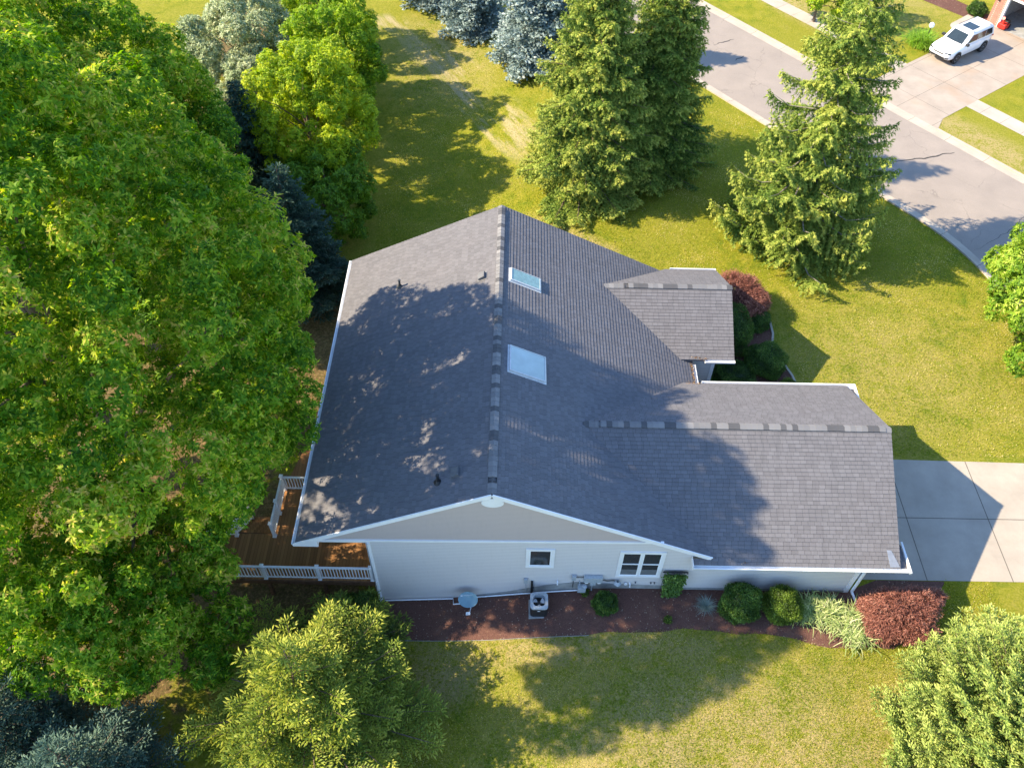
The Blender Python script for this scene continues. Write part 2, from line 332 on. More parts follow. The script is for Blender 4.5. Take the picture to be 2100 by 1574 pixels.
strip('gutter', lambda s: FAR-.62, lambda s: FAR, .021, mat=M_kerb)
b = MB()
for a, c in ((-60, -16.9), (-10.9, 16)): b.poly([st(a, 49.4, .014), st(c, 49.4, .014), st(c, 50.85, .014), st(a, 50.85, .014)])
tag(b.build('pavement', M_conc), kind='structure')
b = MB(); b.poly([st(-17.6, FAR+.2, .016), st(-10.1, FAR+.2, .016), st(-10.7, FAR+1.6, .016), st(-10.7, 61.7, .016), st(-16.9, 61.7, .016), st(-16.9, FAR+1.6, .016)])
tag(b.build('driveway', M_drive2), kind='structure')
b = MB(); P = [(-16.9, 58.6)] + [(-17.9+.9*math.cos(t), 59.3+.9*math.sin(t)) for t in np.linspace(-1.3, -3.1, 7)] + [(-18.9, 61.6), (-16.9, 61.6)]
b.poly([st(a, c, .019) for a, c in P]); tag(b.build('path', M_conc), kind='structure')
b = MB(); b.poly([(15.2, .72, .012), (30.4, .74, .012), (30.4, 6.95, .012), (15.2, 7.15, .012)]); tag(b.build('driveway', M_drive), kind='structure')
# tar-filled cracks across the asphalt
def tar(pts, wd):
    b = MB(); pts = [Vector(p) for p in pts]; Q = []
    for i in range(len(pts)-1):
        for t in np.linspace(0, 1, 9)[:-1]: q = pts[i].lerp(pts[i+1], t); Q.append(q + Vector((random.gauss(0, .05), random.gauss(0, .05), 0)))
    Q.append(pts[-1]); n = len(Q)
    for i in range(n-1):
        d = (Q[i+1]-Q[i]).normalized(); s = Vector((-d.y, d.x, 0)); w0 = wd*(.25+.9*math.sin(math.pi*i/n))*random.uniform(.6, 1.3); w1_ = wd*(.25+.9*math.sin(math.pi*(i+1)/n))
        b.poly([Q[i]-s*w0, Q[i+1]-s*w1_, Q[i+1]+s*w1_, Q[i]+s*w0])
    tag(b.build('tar_seam', M_tar), kind='structure')
tar([(25.6, 31.4, .017), (28.0, 31.9, .017), (30.2, 32.6, .017)], .055); tar([(17.2, 44.2, .017), (18.0, 44.9, .017)], .05); tar([(16.0, 46.6, .017), (17.6, 47.4, .017)], .04); tar([(28.2, 22.5, .017), (31.0, 24.5, .017), (33.0, 26.5, .017)], .015)

def bed(name, xs, yin, yout, mat, dz=.03, ny=8):
    V = []; n = len(xs)
    for i, x in enumerate(xs):
        for j in range(ny+1):
            y = yin(x) + (yout(x)-yin(x))*j/ny; V.append((x, y, gz(x) + dz*math.sin(math.pi*j/ny)**.5 + .008))
    F = [(i*(ny+1)+j, i*(ny+1)+j+1, (i+1)*(ny+1)+j+1, (i+1)*(ny+1)+j) for i in range(n-1) for j in range(ny)]
    return tag(npmesh(name, V, F, mat, smooth=True), kind='structure')
def ip(x, T): return float(np.interp(x, [t[0] for t in T], [t[1] for t in T]))
OUT = [(-5.6, -1.5), (-4.7, -1.72), (-.2, -1.92), (3.9, -1.97), (8, -1.72), (11.3, -1.85), (13.8, -2.35), (16.4, -2.4), (17.6, -1.6), (18.4, -.6), (19.2, .3), (19.5, .68)]
wob = lambda x: .05*math.sin(x*1.7) + .02*math.sin(x*4.1+1)
bed('mulch_bed', list(np.arange(-5.6, 19.5, .1)), lambda x: .14 if x < 15.1 else min(.70, .14+(x-15.1)*.4), lambda x: ip(x, OUT) + (wob(x) if x > 4 else 0), M_mulch)
FB = [(8.7, 18.1), (10.5, 18.5), (12.5, 18.6), (13.9, 17.9), (14.75, 16.6), (14.75, 15.3), (14.5, 14.3), (14.85, 13.3), (15.2, 12.3), (15.35, 11.2), (15.3, 9.6), (15.2, 8.7)]
b = MB(); b.poly([(8.6, 8.7, .012)] + [(x, y, .012) for x, y in FB][::1]); tag(b.build('mulch_bed', M_mulch), kind='structure')
def edging(pts, label, col=M_found, r=.035):
    b = MB(); b.tube([Vector(p) for p in pts], r, 6); return tag(b.build('bed_edging', col), label, 'edging')
edging([(x, ip(x, OUT)-.02, gz(x)+.02) for x in np.arange(-5.6, 4.2, .4)], 'thin grey plastic edging strip along the mulch bed behind the satellite dish', M_found, .012)
b = MB(); pts = [Vector((x, y, .03)) for x, y in FB[3:]]
for a, c in zip(pts[:-1], pts[1:]): b.bar(a, c, .11, .09)
tag(b.build('bed_edging', M_kerb), 'pale curved concrete edging around the front shrub bed', 'edging')

# ------------------------------------------------------------------ the house
H = thing('house', 'single-storey grey-sided house with dark shingle roof, white trim and attached garage', 'house', (5, 8, 0))
H.location = (0, 0, 0)
ROW, TH = .165, .020
def clip(poly, a, lo, hi):
    for sgn, lim in ((1, lo), (-1, hi)):
        out = []
        for i in range(len(poly)):
            p, q = poly[i], poly[(i+1) % len(poly)]; dp, dq = sgn*(p[a]-lim), sgn*(q[a]-lim)
            if dp >= 0: out.append(p)
            if (dp >= 0) != (dq >= 0): t = dp/(dp-dq); out.append(tuple(p[k]+(q[k]-p[k])*t for k in range(2)))
        poly = out
        if len(poly) < 3: return []
    return poly
def roof_plane(name, origin, eave, up, poly, under=.11):
    """poly in (u along eave, v up the slope); origin is the eave start"""
    o = Vector(origin); e = Vector(eave).normalized(); s = Vector(up).normalized(); n = e.cross(s).normalized()
    if n.z < 0: n = -n
    b = MB(); vmax = max(p[1] for p in poly); k = 0
    while k*ROW < vmax:
        v0, v1 = k*ROW, (k+1)*ROW; c = clip(poly, 1, v0, v1); k += 1
        if not c: continue
        f = lambda p: o + e*p[0] + s*p[1] + n*(TH*(1-(p[1]-v0)/ROW))
        P = [f(p) for p in c]
        area = sum(c[i][0]*c[(i+1) % len(c)][1]-c[(i+1) % len(c)][0]*c[i][1] for i in range(len(c)))
        nn = (P[1]-P[0]).cross(P[-1]-P[0]); q = c
        if nn.dot(n) < 0: P = P[::-1]; q = c[::-1]
        b.poly(P, uv=[tuple(t) for t in q])
        lows = [p for p in c if abs(p[1]-v0) < 1e-6]
        if len(lows) >= 2:
            ua, ub = min(p[0] for p in lows), max(p[0] for p in lows)
            b.poly([o+e*ua+s*v0, o+e*ub+s*v0, o+e*ub+s*v0+n*TH, o+e*ua+s*v0+n*TH], uv=[(ua, v0), (ub, v0), (ub, v0+.01), (ua, v0+.01)])
    # deck board below
    P = [o + e*p[0] + s*p[1] - n*.004 for p in poly]; Q = [p - Vector((0, 0, under)) for p in P]
    b.poly(P); b.poly(Q[::-1])
    for i in range(len(P)): j = (i+1) % len(P); b.poly([P[i], Q[i], Q[j], P[j]])
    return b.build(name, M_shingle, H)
HR, WLx, WRx, LY = 7.25, 7.796, 9.336, 16.694; SLs, SRs, SGs = .4793, .4874, .5598
ql, qr, qg = math.hypot(1, SLs), math.hypot(1, SRs), math.hypot(1, SGs)
roof_plane('roof', (-WLx, 0, HR-SLs*WLx), (0, 1, 0), (1, 0, SLs), [(0, 0), (LY, 0), (LY, WLx*ql), (0, WLx*ql)])
roof_plane('roof', (WRx, 0, HR-SRs*WRx), (0, 1, 0), (-1, 0, SRs), [(0, 0), (LY, 0), (LY, WRx*qr), (0, WRx*qr)])
YG, HG, X1 = 4.6935, 5.5026, 16.318; YN, YF = YG-4.926, YG+4.3932; ZN, ZF = HG-SGs*4.926, HG-SGs*4.3932
rx = lambda z: (HR-z)/SRs
def garage_pts(yy): return abs(yy)
vN = 4.926*qg; zat = lambda y: HG-SGs*abs(y-YG)
roof_plane('garage_roof', (8.02, YN, ZN), (1, 0, 0), (0, 1, SGs), [(0, 0), (X1-8.02, 0), (X1-8.02, vN), (rx(HG)-8.02, vN), (rx(zat(.0))-8.02-.15, (0-YN)*qg), (0, (0-YN)*qg)])
vF = 4.3932*qg
roof_plane('garage_roof', (rx(ZF), YF, ZF), (1, 0, 0), (0, -1, SGs), [(-.1, 0), (X1-rx(ZF), 0), (X1-rx(ZF), vF), (rx(HG)-rx(ZF)-.1, vF)])
YP, HP, X2, WP = 13.803, 4.804, 11.301, 3.197; ZP = HP-SGs*WP; vP = WP*qg
for sg in (-1, 1):
    roof_plane('wing_roof', (rx(ZP), YP+sg*WP, ZP), (1, 0, 0), (0, -sg, SGs), [(-.08, 0), (X2-rx(ZP), 0), (X2-rx(ZP), vP), (rx(HP)-rx(ZP)-.1, vP)])
# ridge vents with capping shingles
def ridge(name, p0, p1, slope_l, slope_r, wd=.20, lift=.075, vent0=0, vent1=1, taper=True):
    p0, p1 = Vector(p0), Vector(p1); d = (p1-p0).normalized(); s = d.cross(Vector((0, 0, 1))).normalized(); L = (p1-p0).length
    b = MB(); n = int(L/.235)
    for i in range(n):
        t0, t1 = i*L/n, (i+1)*L/n+.03; b.cur = random.choice([random.uniform(0, .35), random.uniform(.5, 1), random.uniform(.45, 1), random.uniform(.55, .8)])
        on = vent0 <= (t0/L) <= vent1; h = lift if on else .028
        for sd, sl_ in ((-1, slope_l), (1, slope_r)):
            for (wa, wb) in ((0, .55), (.55, 1)):
                za = lambda w_: h - w_*wd*sl_*.92
                A = [p0+d*t0+s*(sd*wa*wd)+Vector((0, 0, za(wa))), p0+d*t1+s*(sd*wa*wd)+Vector((0, 0, za(wa)-.014)), p0+d*t1+s*(sd*wb*wd)+Vector((0, 0, za(wb)-.014)), p0+d*t0+s*(sd*wb*wd)+Vector((0, 0, za(wb)))]
                b.poly(A if sd < 0 else A[::-1])
            e0, e1 = p0+d*t0+s*(sd*wd), p0+d*t1+s*(sd*wd)
            b.poly([e0+Vector((0, 0, h-wd*sl_*.92)), e1+Vector((0, 0, h-wd*sl_*.92-.014)), e1+Vector((0, 0, h-wd*sl_*.92-.04)), e0+Vector((0, 0, h-wd*sl_*.92-.04))])
        b.poly([p0+d*t0+s*(-wd)+Vector((0, 0, h-wd*slope_l*.92)), p0+d*t0+Vector((0, 0, h)), p0+d*t0+s*wd+Vector((0, 0, h-wd*slope_r*.92)), p0+d*t0+Vector((0, 0, h-.10))])
    o = b.build(name, M_cap, H)
    v = MB()
    for sd, sl_ in ((-1, slope_l), (1, slope_r)):
        a0, a1 = p0+d*(vent0*L+.02), p0+d*(vent1*L-.02); k = wd-.012
        q = lambda a, w_, z: a + s*(sd*w_) + Vector((0, 0, -w_*sl_ + z))
        v.poly([q(a0, k, .005), q(a1, k, .005), q(a1, k, lift-.012), q(a0, k, lift-.012)]); v.poly([q(a0, .03, .02), q(a0, k, .005), q(a0, k, lift-.01), q(a0, .03, lift-.01)]); v.poly([q(a1, .03, .02), q(a1, k, .005), q(a1, k, lift-.01), q(a1, .03, lift-.01)])
    v.build('ridge_vent', M_black, o); return o
ridge('ridge_cap', (0, .04, HR+.012), (0, LY-.03, HR+.012), SLs, SRs, .17, .075, .03, .975)
ridge('ridge_cap', (3.62, YG, HG+.012), (X1-.02, YG, HG+.012), SGs, SGs, .16, .065, .05, .98)
ridge('ridge_cap', (5.05, YP, HP+.012), (X2-.02, YP, HP+.012), SGs, SGs, .16, .065, .16, .97)
# walls
yw0 = .12
def extrude(name, prof, axis, a0, a1, mat, parent=H):
    b = MB()
    if axis == 'y': pts = [(x, a0, z) for x, z in prof]; b.prism(pts, (0, a1-a0, 0))
    else: pts = [(a0, y, z) for y, z in prof]; b.prism(pts, (a1-a0, 0, 0))
    return b.build(name, mat, parent, merge=True)
extrude('wall', [(-5, -1.75), (8.55, -1.75), (8.55, HR-SRs*8.55-.14), (0, HR-.14), (-5, HR-SLs*5-.14)], 'y', yw0, 16.4, M_siding)
extrude('garage_wall', [(yw0+.003, -.4), (8.72, -.4), (8.72, zat(8.72)-.14), (YG, HG-.14), (yw0+.003, zat(yw0)-.14)], 'x', 8.0, 15.1, M_siding)
zp = lambda y: HP-SGs*abs(y-YP)
extrude('wing_wall', [(11.05, -.2), (16.55, -.2), (16.55, zp(16.55)-.14), (YP, HP-.14), (11.05, zp(11.05)-.14)], 'x', 8.4, 10.55, M_siding)
# upper gable, standing out over the siding and past the wall corner
zt = lambda x: 3.74 + (x+7)*.0215
xr = 6.55
g = extrude('gable_wall', [(-7.25, zt(-7.25)), (xr, zt(xr)), (xr, HR-SRs*xr-.13), (0, HR-.13), (-7.25, HR-SLs*7.25-.13)], 'y', .055, yw0-.003, M_gable)
b = MB(); b.box(-7.1, -5.003, .125, .36, 3.42, 3.66); b.box(-7.5, -7.3, .36, 16.3, 3.3, 3.48); b.build('porch_beam', M_white, H)
b = MB()
b.bar((-7.3, .035, zt(-7.3)-.03), (xr+.15, .035, zt(xr+.15)-.03), .06, .11); b.build('gable_trim', M_white, H)
# soffit return at the left eave corner
b = MB(); b.prism([(-7.9, -.03, HR-SLs*7.8-.20), (-6.9, -.03, HR-SLs*7.8-.20), (-6.9, -.03, HR-SLs*6.9-.12), (-7.9, -.03, HR-SLs*7.9-.06)], (0, .42, 0)); b.build('eave_return', M_white, H, merge=True)
b = MB()   # near rakes
def rake(b, a, c, h=.20, t=.045, off=(0, -.024, -.075)):
    b.bar(Vector(a)+Vector(off), Vector(c)+Vector(off), t, h, (0, 0, 1))
rake(b, (-WLx-.02, 0, HR-SLs*WLx), (0, 0, HR), .2); rake(b, (0, 0, HR), (8.75, 0, HR-SRs*8.75), .2)
b.build('rake_board', M_white, H)
b = MB(); rake(b, (-WLx, LY, HR-SLs*WLx), (0, LY, HR), .18, .04, (0, -.06, -.21)); rake(b, (0, LY, HR), (WRx, LY, HR-SRs*WRx), .18, .04, (0, -.06, -.21)); b.build('rake_board', M_white, H)
for (Xe, yc, hc, w0, w1, sl_) in ((X1, YG, HG, 4.926, 4.393, SGs), (X2, YP, HP, WP, WP, SGs)):
    b = MB()
    for sd, w_ in ((-1, w0), (1, w1)):
        b.bar((Xe-.06, yc+sd*w_, hc-sl_*w_-.20), (Xe-.06, yc, hc-.20), .04, .18)
    b.build('rake_board', M_white, H)
# gutters
def gutter(name, a, c, side, r=.075):
    """open-topped trough hung on a fascia; side = unit vector away from the house"""
    a, c, s = Vector(a), Vector(c), Vector(side); z = Vector((0, 0, 1)); b = MB(); t = .014
    b.bar(a+s*.008-z*.09, c+s*.008-z*.09, .016, .18) if False else None
    for (o0, h0, o1, h1) in ((.0, 0, .0, -.15), (.0, -.13, .10, -.13), (.10, -.13, .135, -.02), (.115, -.008, .15, -.008)):
        p = lambda base, o_, h_: base + s*o_ + z*h_
        d = Vector((0, 0, 0)); nrm = Vector((s.x*(h1-h0), s.y*(h1-h0), -(o1-o0))); nrm.normalize(); nrm *= t
        P = [p(a, o0, h0), p(c, o0, h0), p(c, o1, h1), p(a, o1, h1)]; b.prism(P, nrm)
    for e in (a, c): b.poly([e, e+s*.135-z*.02, e+s*.10-z*.13, e-z*.13])
    return b.build(name, M_gutter, H)
gutter('gutter', (-WLx-.004, -.02, HR-SLs*WLx-.01), (-WLx-.004, LY, HR-SLs*WLx-.01), (-1, 0, 0))
gutter('gutter', (8.02, YN-.004, ZN-.01), (X1+.42, YN-.004, ZN-.01), (0, -1, 0))
gutter('gutter', (9.55, YF+.004, ZF-.01), (X1+.35, YF+.004, ZF-.01), (0, 1, 0))
gutter('gutter', (9.9, YP-WP-.004, ZP-.01), (X2+.03, YP-WP-.004, ZP-.01), (0, -1, 0))
gutter('gutter', (8.9, YP+WP+.004, ZP-.01), (X2+.03, YP+WP+.004, ZP-.01), (0, 1, 0))
gutter('gutter', (WRx+.004, YF+.02, HR-SRs*WRx-.01), (WRx+.004, YP-WP-.02, HR-SRs*WRx-.01), (1, 0, 0), .07)
b = MB(); b.box(8.0, 8.02, YN-.14, .10, ZN-.14, ZN+.16); b.build('end_trim', M_white, H)
# cornice returns at the garage front corners
for sd, ye, ze in ((-1, YN, ZN), (1, YF, ZF)):
    b = MB(); y0, y1 = (ye-.16, ye+1.25) if sd < 0 else (ye-.9, ye+.16)
    b.box(X1+.36, X1+.44, y0, y1, ze-.17, ze-.03); b.box(X1+.045, X1+.36, ye-.1 if sd < 0 else ye-.12, ye-.02 if sd < 0 else ye+.1, ze-.17, ze-.05); b.build('cornice_return', M_white, H)
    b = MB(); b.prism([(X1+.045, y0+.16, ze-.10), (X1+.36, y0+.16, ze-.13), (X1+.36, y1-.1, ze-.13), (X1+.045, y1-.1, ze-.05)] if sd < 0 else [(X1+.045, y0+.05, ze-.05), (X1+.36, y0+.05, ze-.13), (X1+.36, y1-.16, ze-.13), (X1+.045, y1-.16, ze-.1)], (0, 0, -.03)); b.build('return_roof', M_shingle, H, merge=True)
b = MB(); b.prism([(X1-.02, YN+.04, ZN+.045), (X1-.42, YN+.04, ZN+.045), (X1-.52, YN+.62, ZN+.37), (X1-.34, YN+.62, ZN+.37)], (0, 0, .008)); b.build('flashing_patch', M_flash, H, merge=True)
# corner boards and downspouts
b = MB(); b.box(-5.04, -4.86, .10, .118, -1.5, zt(-5)-.08); b.box(-5.022, -5.004, .10, .28, -1.5, 3.5); b.build('corner_board', M_white, H)
b = MB(); b.box(14.93, 15.12, .099, .121, -.05, 2.4); b.box(15.101, 15.122, .1, .3, -.05, 2.4); b.build('corner_board', M_white, H)
b = MB(); b.box(10.40, 10.57, 11.028, 11.049, 0, 3.0); b.box(10.551, 10.572, 11.03, 11.2, 0, 3.0); b.build('corner_board', M_white, H)
def downspout(pts, r=.05):
    b = MB()
    for a, c in zip(pts[:-1], pts[1:]): b.bar(a, c, r*2, r*1.6, (1, .2, .1))
    return b.build('downspout', M_gutter, H, bevel=.008)
downspout([(15.32, YN-.08, ZN-.13), (15.22, .02, ZN-.45), (15.22, .03, .22), (15.36, -.45, .06)])
downspout([(-4.93, .06, 3.5), (-4.93, .06, .35)]); downspout([(-4.93, .055, .3), (-4.93, .055, gz(-4.9)+.05)], .055)
# foundation
b = MB(); F = [(-1.6, -1.25), (-.5, -.80), (.6, -.5), (2.3, .18), (3.6, .50), (5.6, .36), (7.95, .28), (7.95, -.5), (-1.6, -1.6)]
b.prism([(x, .105, z) for x, z in F], (0, .012, 0)); b.build('foundation', M_found, H, merge=True)
b = MB(); b.box(8.02, 15.0, .100, .122, -.4, .16); b.build('foundation', M_found, H)
# windows
def window(x0, x1, z0, z1, double=False, parent=H, y=.117):
    f = MB(); t = .13
    f.box(x0, x1, y-.05, y, z1-t, z1); f.box(x0, x1, y-.055, y, z0, z0+t*.9); f.box(x0, x0+t, y-.048, y, z0+t*.9, z1-t); f.box(x1-t, x1, y-.048, y, z0+t*.9, z1-t)
    fr = f.build('window', M_white, parent)
    xs = [x0+t, (x0+x1)/2, x1-t] if double else [x0+t, x1-t]
    for i in range(len(xs)-1):
        a, c = xs[i]+(.035 if i else 0), xs[i+1]-(.035 if double and not i else 0); zb, zm, zc = z0+t*.9, (z0+z1)/2+.02, z1-t
        s = MB()
        for r_ in ((a, a+.05, zb, zc), (c-.05, c, zb, zc), (a+.05, c-.05, zc-.05, zc), (a+.05, c-.05, zb, zb+.05)): s.box(r_[0], r_[1], y-.028, y-.002, r_[2], r_[3])
        if double: s.box(a+.05, c-.05, y-.03, y-.002, zm-.03, zm+.03)
        s.build('sash', M_rail, fr)
        p = MB(); p.box(a+.05, c-.05, y-.010, y-.001, zb+.05, zc-.05); p.build('pane', M_glass, fr)
        if double:
            p = MB(); p.box(a+.05, c-.05, y-.014, y-.0105, zb+.05, zb+.05+(zm-zb)*.45); p.build('screen', M_blind, fr)
    if double: m = MB(); m.box((x0+x1)/2-.035, (x0+x1)/2+.035, y-.04, y-.001, z0+t*.9, z1-t); m.build('mullion', M_white, fr)
window(1.34, 2.50, 1.74, 3.22); window(5.10, 6.95, 1.07, 3.14, True)
# oval gable vent
b = MB(); b.lathe([(0, .03), (.88, .03), (.95, .03), (1, .02), (1, 0)], 32, c=(.02, .052, 6.62), m=Matrix(((.42, 0, 0), (0, 0, -1), (0, .29, 0))))
b.build('gable_vent', M_white, H)
# skylights on the right slope
def on_right(x, y, h=0): return Vector((x, y, HR-SRs*x)) + Vector((SRs, 0, 1)).normalized()*h
def skylight(x0, x1, y0, y1, h=.12, gm=None):
    f = MB(); e = .045
    fr = [((x0, y0), (x1, y0)), ((x1, y0), (x1, y1)), ((x1, y1), (x0, y1)), ((x0, y1), (x0, y0))]
    n = Vector((SRs, 0, 1)).normalized()
    def ring(a0, a1, h0, h1, c):
        P = lambda i, s_: [on_right(x0+s_, y0+s_, i), on_right(x1-s_, y0+s_, i), on_right(x1-s_, y1-s_, i), on_right(x0+s_, y1-s_, i)]
        A, B = P(h0, a0), P(h1, a1)
        for k in range(4): c.poly([A[k], A[(k+1) % 4], B[(k+1) % 4], B[k]])
    ring(-.06, -.06, 0, .022, f); ring(-.06, 0, .022, .03, f); ring(0, 0, .02, h, f); ring(0, e, h, h+.012, f); ring(e, e, h+.012, h-.02, f)
    o = f.build('skylight', M_skyfr, H)
    g_ = MB(); g_.poly([on_right(x0+e-.002, y0+e-.002, h-.008), on_right(x1-e+.002, y0+e-.002, h-.008), on_right(x1-e+.002, y1-e+.002, h-.008), on_right(x0+e-.002, y1-e+.002, h-.008)]); g_.build('glass', gm or M_sky, o)
skylight(.46, 1.84, 11.55, 12.35, gm=simple('teal skylight glass', (.20, .33, .32), .10, .8, var=.2)); skylight(.50, 2.02, 6.15, 7.55)
# roof vents
def on_left(x, y, h=0): return Vector((x, y, HR+SLs*x)) + Vector((-SLs, 0, 1)).normalized()*h
def boxvent(x, y, label=None):
    nz = Vector((-SLs, 0, 1)).normalized(); ex = Vector((1, 0, SLs)).normalized(); ey = Vector((0, 1, 0)); m = Matrix((ex, ey, nz)).transposed()
    b = MB(); T = lambda a, c, d: on_left(x, y) + ex*a + ey*c + nz*d
    b.poly([T(-.24, -.26, .02), T(.24, -.26, .02), T(.24, .26, .02), T(-.24, .26, .02)])
    lo = [T(-.17, -.19, .02), T(.17, -.19, .02), T(.17, .19, .02), T(-.17, .19, .02)]; hi = [T(-.19, -.21, .13), T(.15, -.19, .17), T(.15, .19, .17), T(-.19, .21, .13)]
    for k in range(4): b.poly([lo[k], lo[(k+1) % 4], hi[(k+1) % 4], hi[k]])
    b.poly(hi); o = b.build('roof_vent', M_vent, H, bevel=.01); return o
boxvent(-.78, 11.95); boxvent(-1.38, 1.35)
def pipe(x, y, h, mat):
    b = MB(); p = on_left(x, y); b.lathe([(.17, .005), (.13, .06), (.075, .13), (.07, .16)], 16, c=p); b.tube([p+Vector((0, 0, .05)), p+Vector((0, 0, h))], .055, 12); b.lathe([(.055, h-.01), (.07, h), (.07, h+.05), (0, h+.06)], 12, c=p)
    b.build('vent_pipe', mat, H)
pipe(-4.85, 13.25, .42, M_dark); pipe(-2.08, 1.15, .45, M_black)
# siding-mounted services
def part(name, fn, mat, parent=H, **k): b = MB(); fn(b); return b.build(name, mat, parent, **k)
y_ = .10
mp = part('meter_panel', lambda b: b.box(3.80, 4.58, y_-.18, y_, .78, 1.16), M_grey, bevel=.015)
part('panel_leg', lambda b: b.box(4.08, 4.32, y_-.16, y_, .50, .78), M_grey, mp, bevel=.01)
for x in (3.93, 4.45):
    m_ = part('meter', lambda b: b.lathe([(.09, 0), (.09, .08), (.075, .13), (0, .14)], 16, c=(x, y_-.02, .72), m=Matrix(((1, 0, 0), (0, 0, -1), (0, 1, 0)))), M_pvc, mp)
part('conduit', lambda b: b.tube([(4.2, y_-.06, .5), (4.2, y_-.06, -.15)], .035, 8), M_grey, mp)
part('disconnect_box', lambda b: b.box(3.30, 3.48, y_-.12, y_, .82, 1.15), M_grey, bevel=.01)
part('conduit', lambda b: (b.tube([(3.48, y_-.05, 1.0), (3.8, y_-.05, 1.0)], .022, 8), b.tube([(3.38, y_-.04, .82), (3.38, y_-.04, .1)], .018, 8)), M_dark)
part('conduit', lambda b: b.tube([(4.58, y_-.05, .80), (4.8, y_-.05, .74), (5.0, y_-.06, .80), (5.1, y_-.06, .80)], .03, 8), M_dark)
part('gas_meter', lambda b: (b.box(3.58, 3.92, y_-.30, y_-.06, .12, .45), b.tube([(3.65, y_-.15, .45), (3.65, y_-.15, .62), (3.65, y_, .62)], .025, 8), b.tube([(3.85, y_-.15, .45), (3.85, y_-.15, .55)], .025, 8), b.lathe([(.11, 0), (.11, .04), (.05, .07), (0, .08)], 14, c=(3.86, y_-.2, .5))), M_grey, bevel=.03)
part('light_fixture', lambda b: (b.lathe([(.05, .12), (.12, .04), (.16, 0), (.15, -.01), (0, .03)], 16, c=(5.22, y_-.14, .74))), M_grey)
part('cable_box', lambda b: (b.box(1.30, 1.46, y_-.10, y_, .48, .78), b.tube([(1.38, y_-.04, .48), (1.42, y_-.04, gz(1.4)+.1)], .015, 6)), M_grey, bevel=.008)
part('line_cover', lambda b: b.box(1.60, 1.70, y_-.10, y_, gz(1.6)+.1, .55), M_black, bevel=.02)
part('line_cover', lambda b: b.tube([(1.65, y_-.06, gz(1.6)+.15), (1.7, -.35, gz(1.6)+.2), (1.9, -.5, gz(1.9)+.3)], .02, 6), M_copper)
for x, z in ((2.72, .48), (5.78, .40)): part('exhaust_pipe', lambda b: b.tube([(x, y_, z+.12), (x, y_-.10, z+.12), (x, y_-.12, z-.02)], .035, 10), M_pvc)
part('exhaust_pipe', lambda b: b.lathe([(.07, 0), (.07, .06), (0, .07)], 14, c=(5.60, y_-.02, .50), m=Matrix(((1, 0, 0), (0, 0, -1), (0, 1, 0)))), M_pvc)
for x, z in ((6.0, .62), (6.65, .60), (6.8, .60), (8.05, 1.5)): part('hose_tap', lambda b: (b.box(x-.03, x+.03, y_-.07, y_, z-.04, z+.03)), M_vent, bevel=.01)
part('drain_pipe', lambda b: (b.tube([(-4.8, y_-.06, gz(-4.8)+.06), (-1.75, y_-.06, gz(-1.75)+.06), (-1.72, -.22, gz(-1.7)+.05), (-1.2, -.22, gz(-1.2)+.05)], .03, 8), b.tube([(-.7, y_-.06, gz(-.7)+.06)] + [(x, y_-.06, gz(x)+.06) for x in (0, 1, 2, 3, 3.6)], .03, 8)), M_pvc)

# ------------------------------------------------------------------ deck
D = thing('deck', 'brown board deck with white railings and steps beside the left corner of the house', 'deck', (0, 0, 0))
zd = .2
b = MB(); b.prism([(-5.004, .12, zd), (-12.4, .12, zd), (-12.4, 2.3, zd), (-9.75, 2.3, zd), (-9.75, 4.75, zd), (-7.0, 16.0, zd), (-5.004, 16.0, zd)], (0, 0, -.04)); b.build('deck_boards', M_deck, D, merge=True)
b = MB(); b.box(-12.43, -5.03, .055, .115, zd-.27, zd-.002); b.box(-12.46, -12.41, .12, 2.3, zd-.27, zd-.004); b.box(-9.8, -9.756, 2.31, 4.75, zd-.27, zd-.004); b.box(-12.4, -9.8, 2.31, 2.35, zd-.27, zd-.004); b.build('fascia', M_fascia, D)
for x, y in ((-12.2, .3), (-9.7, .3), (-7.3, .3), (-12.2, 2.1), (-9.6, 4.5)): b = MB(); b.box(x-.07, x+.07, y-.07, y+.07, -1.9, zd-.045); b.build('support_post', M_fascia, D)
def post(x, y, z, h=1.08):
    b = MB(); b.box(x-.065, x+.065, y-.065, y+.065, z, z+h); b.box(x-.085, x+.085, y-.085, y+.085, z+h, z+h+.03); b.box(x-.055, x+.055, y-.055, y+.055, z+h+.03, z+h+.055); b.box(x-.085, x+.085, y-.085, y+.085, z+.003, z+.06)
    return b.build('post', M_rail, D, bevel=.006)
def railing(a, c, n):
    a, c = Vector(a), Vector(c); b = MB(); u = Vector((0, 0, 1))
    for h, w_, t in ((.98, .09, .055), (.13, .055, .05)): b.bar(a+u*h, c+u*h, w_, t)
    for i in range(n):
        p = a.lerp(c, (i+.5)/n); b.box(p.x-.018, p.x+.018, p.y-.018, p.y+.018, p.z+.155, p.z+.953)
    return b.build('railing', M_rail, D)
yR = .18
for x in (-5.12, -7.35, -9.65, -12.3): post(x, yR, zd)
railing((-7.28, yR, zd), (-5.19, yR, zd), 16); railing((-9.58, yR, zd), (-7.42, yR, zd), 16); railing((-12.23, yR, zd), (-9.72, yR, zd), 18)
for p in ((-9.68, 4.65), (-9.68, 3.35), (-9.68, 2.2)): post(p[0], p[1], zd)
railing((-9.68, 3.42, zd), (-9.68, 4.58, zd), 10); railing((-9.68, 2.27, zd), (-9.68, 3.28, zd), 9); railing((-9.61, 4.65, zd), (-7.9, 4.65, zd), 13); post(-7.85, 4.65, zd)
post(-11.35, 2.2, zd); post(-12.3, 2.2, zd); railing((-12.23, 2.2, zd), (-11.42, 2.2, zd), 6); railing((-12.3, .25, zd), (-12.3, 2.13, zd), 14)
stp = MB()
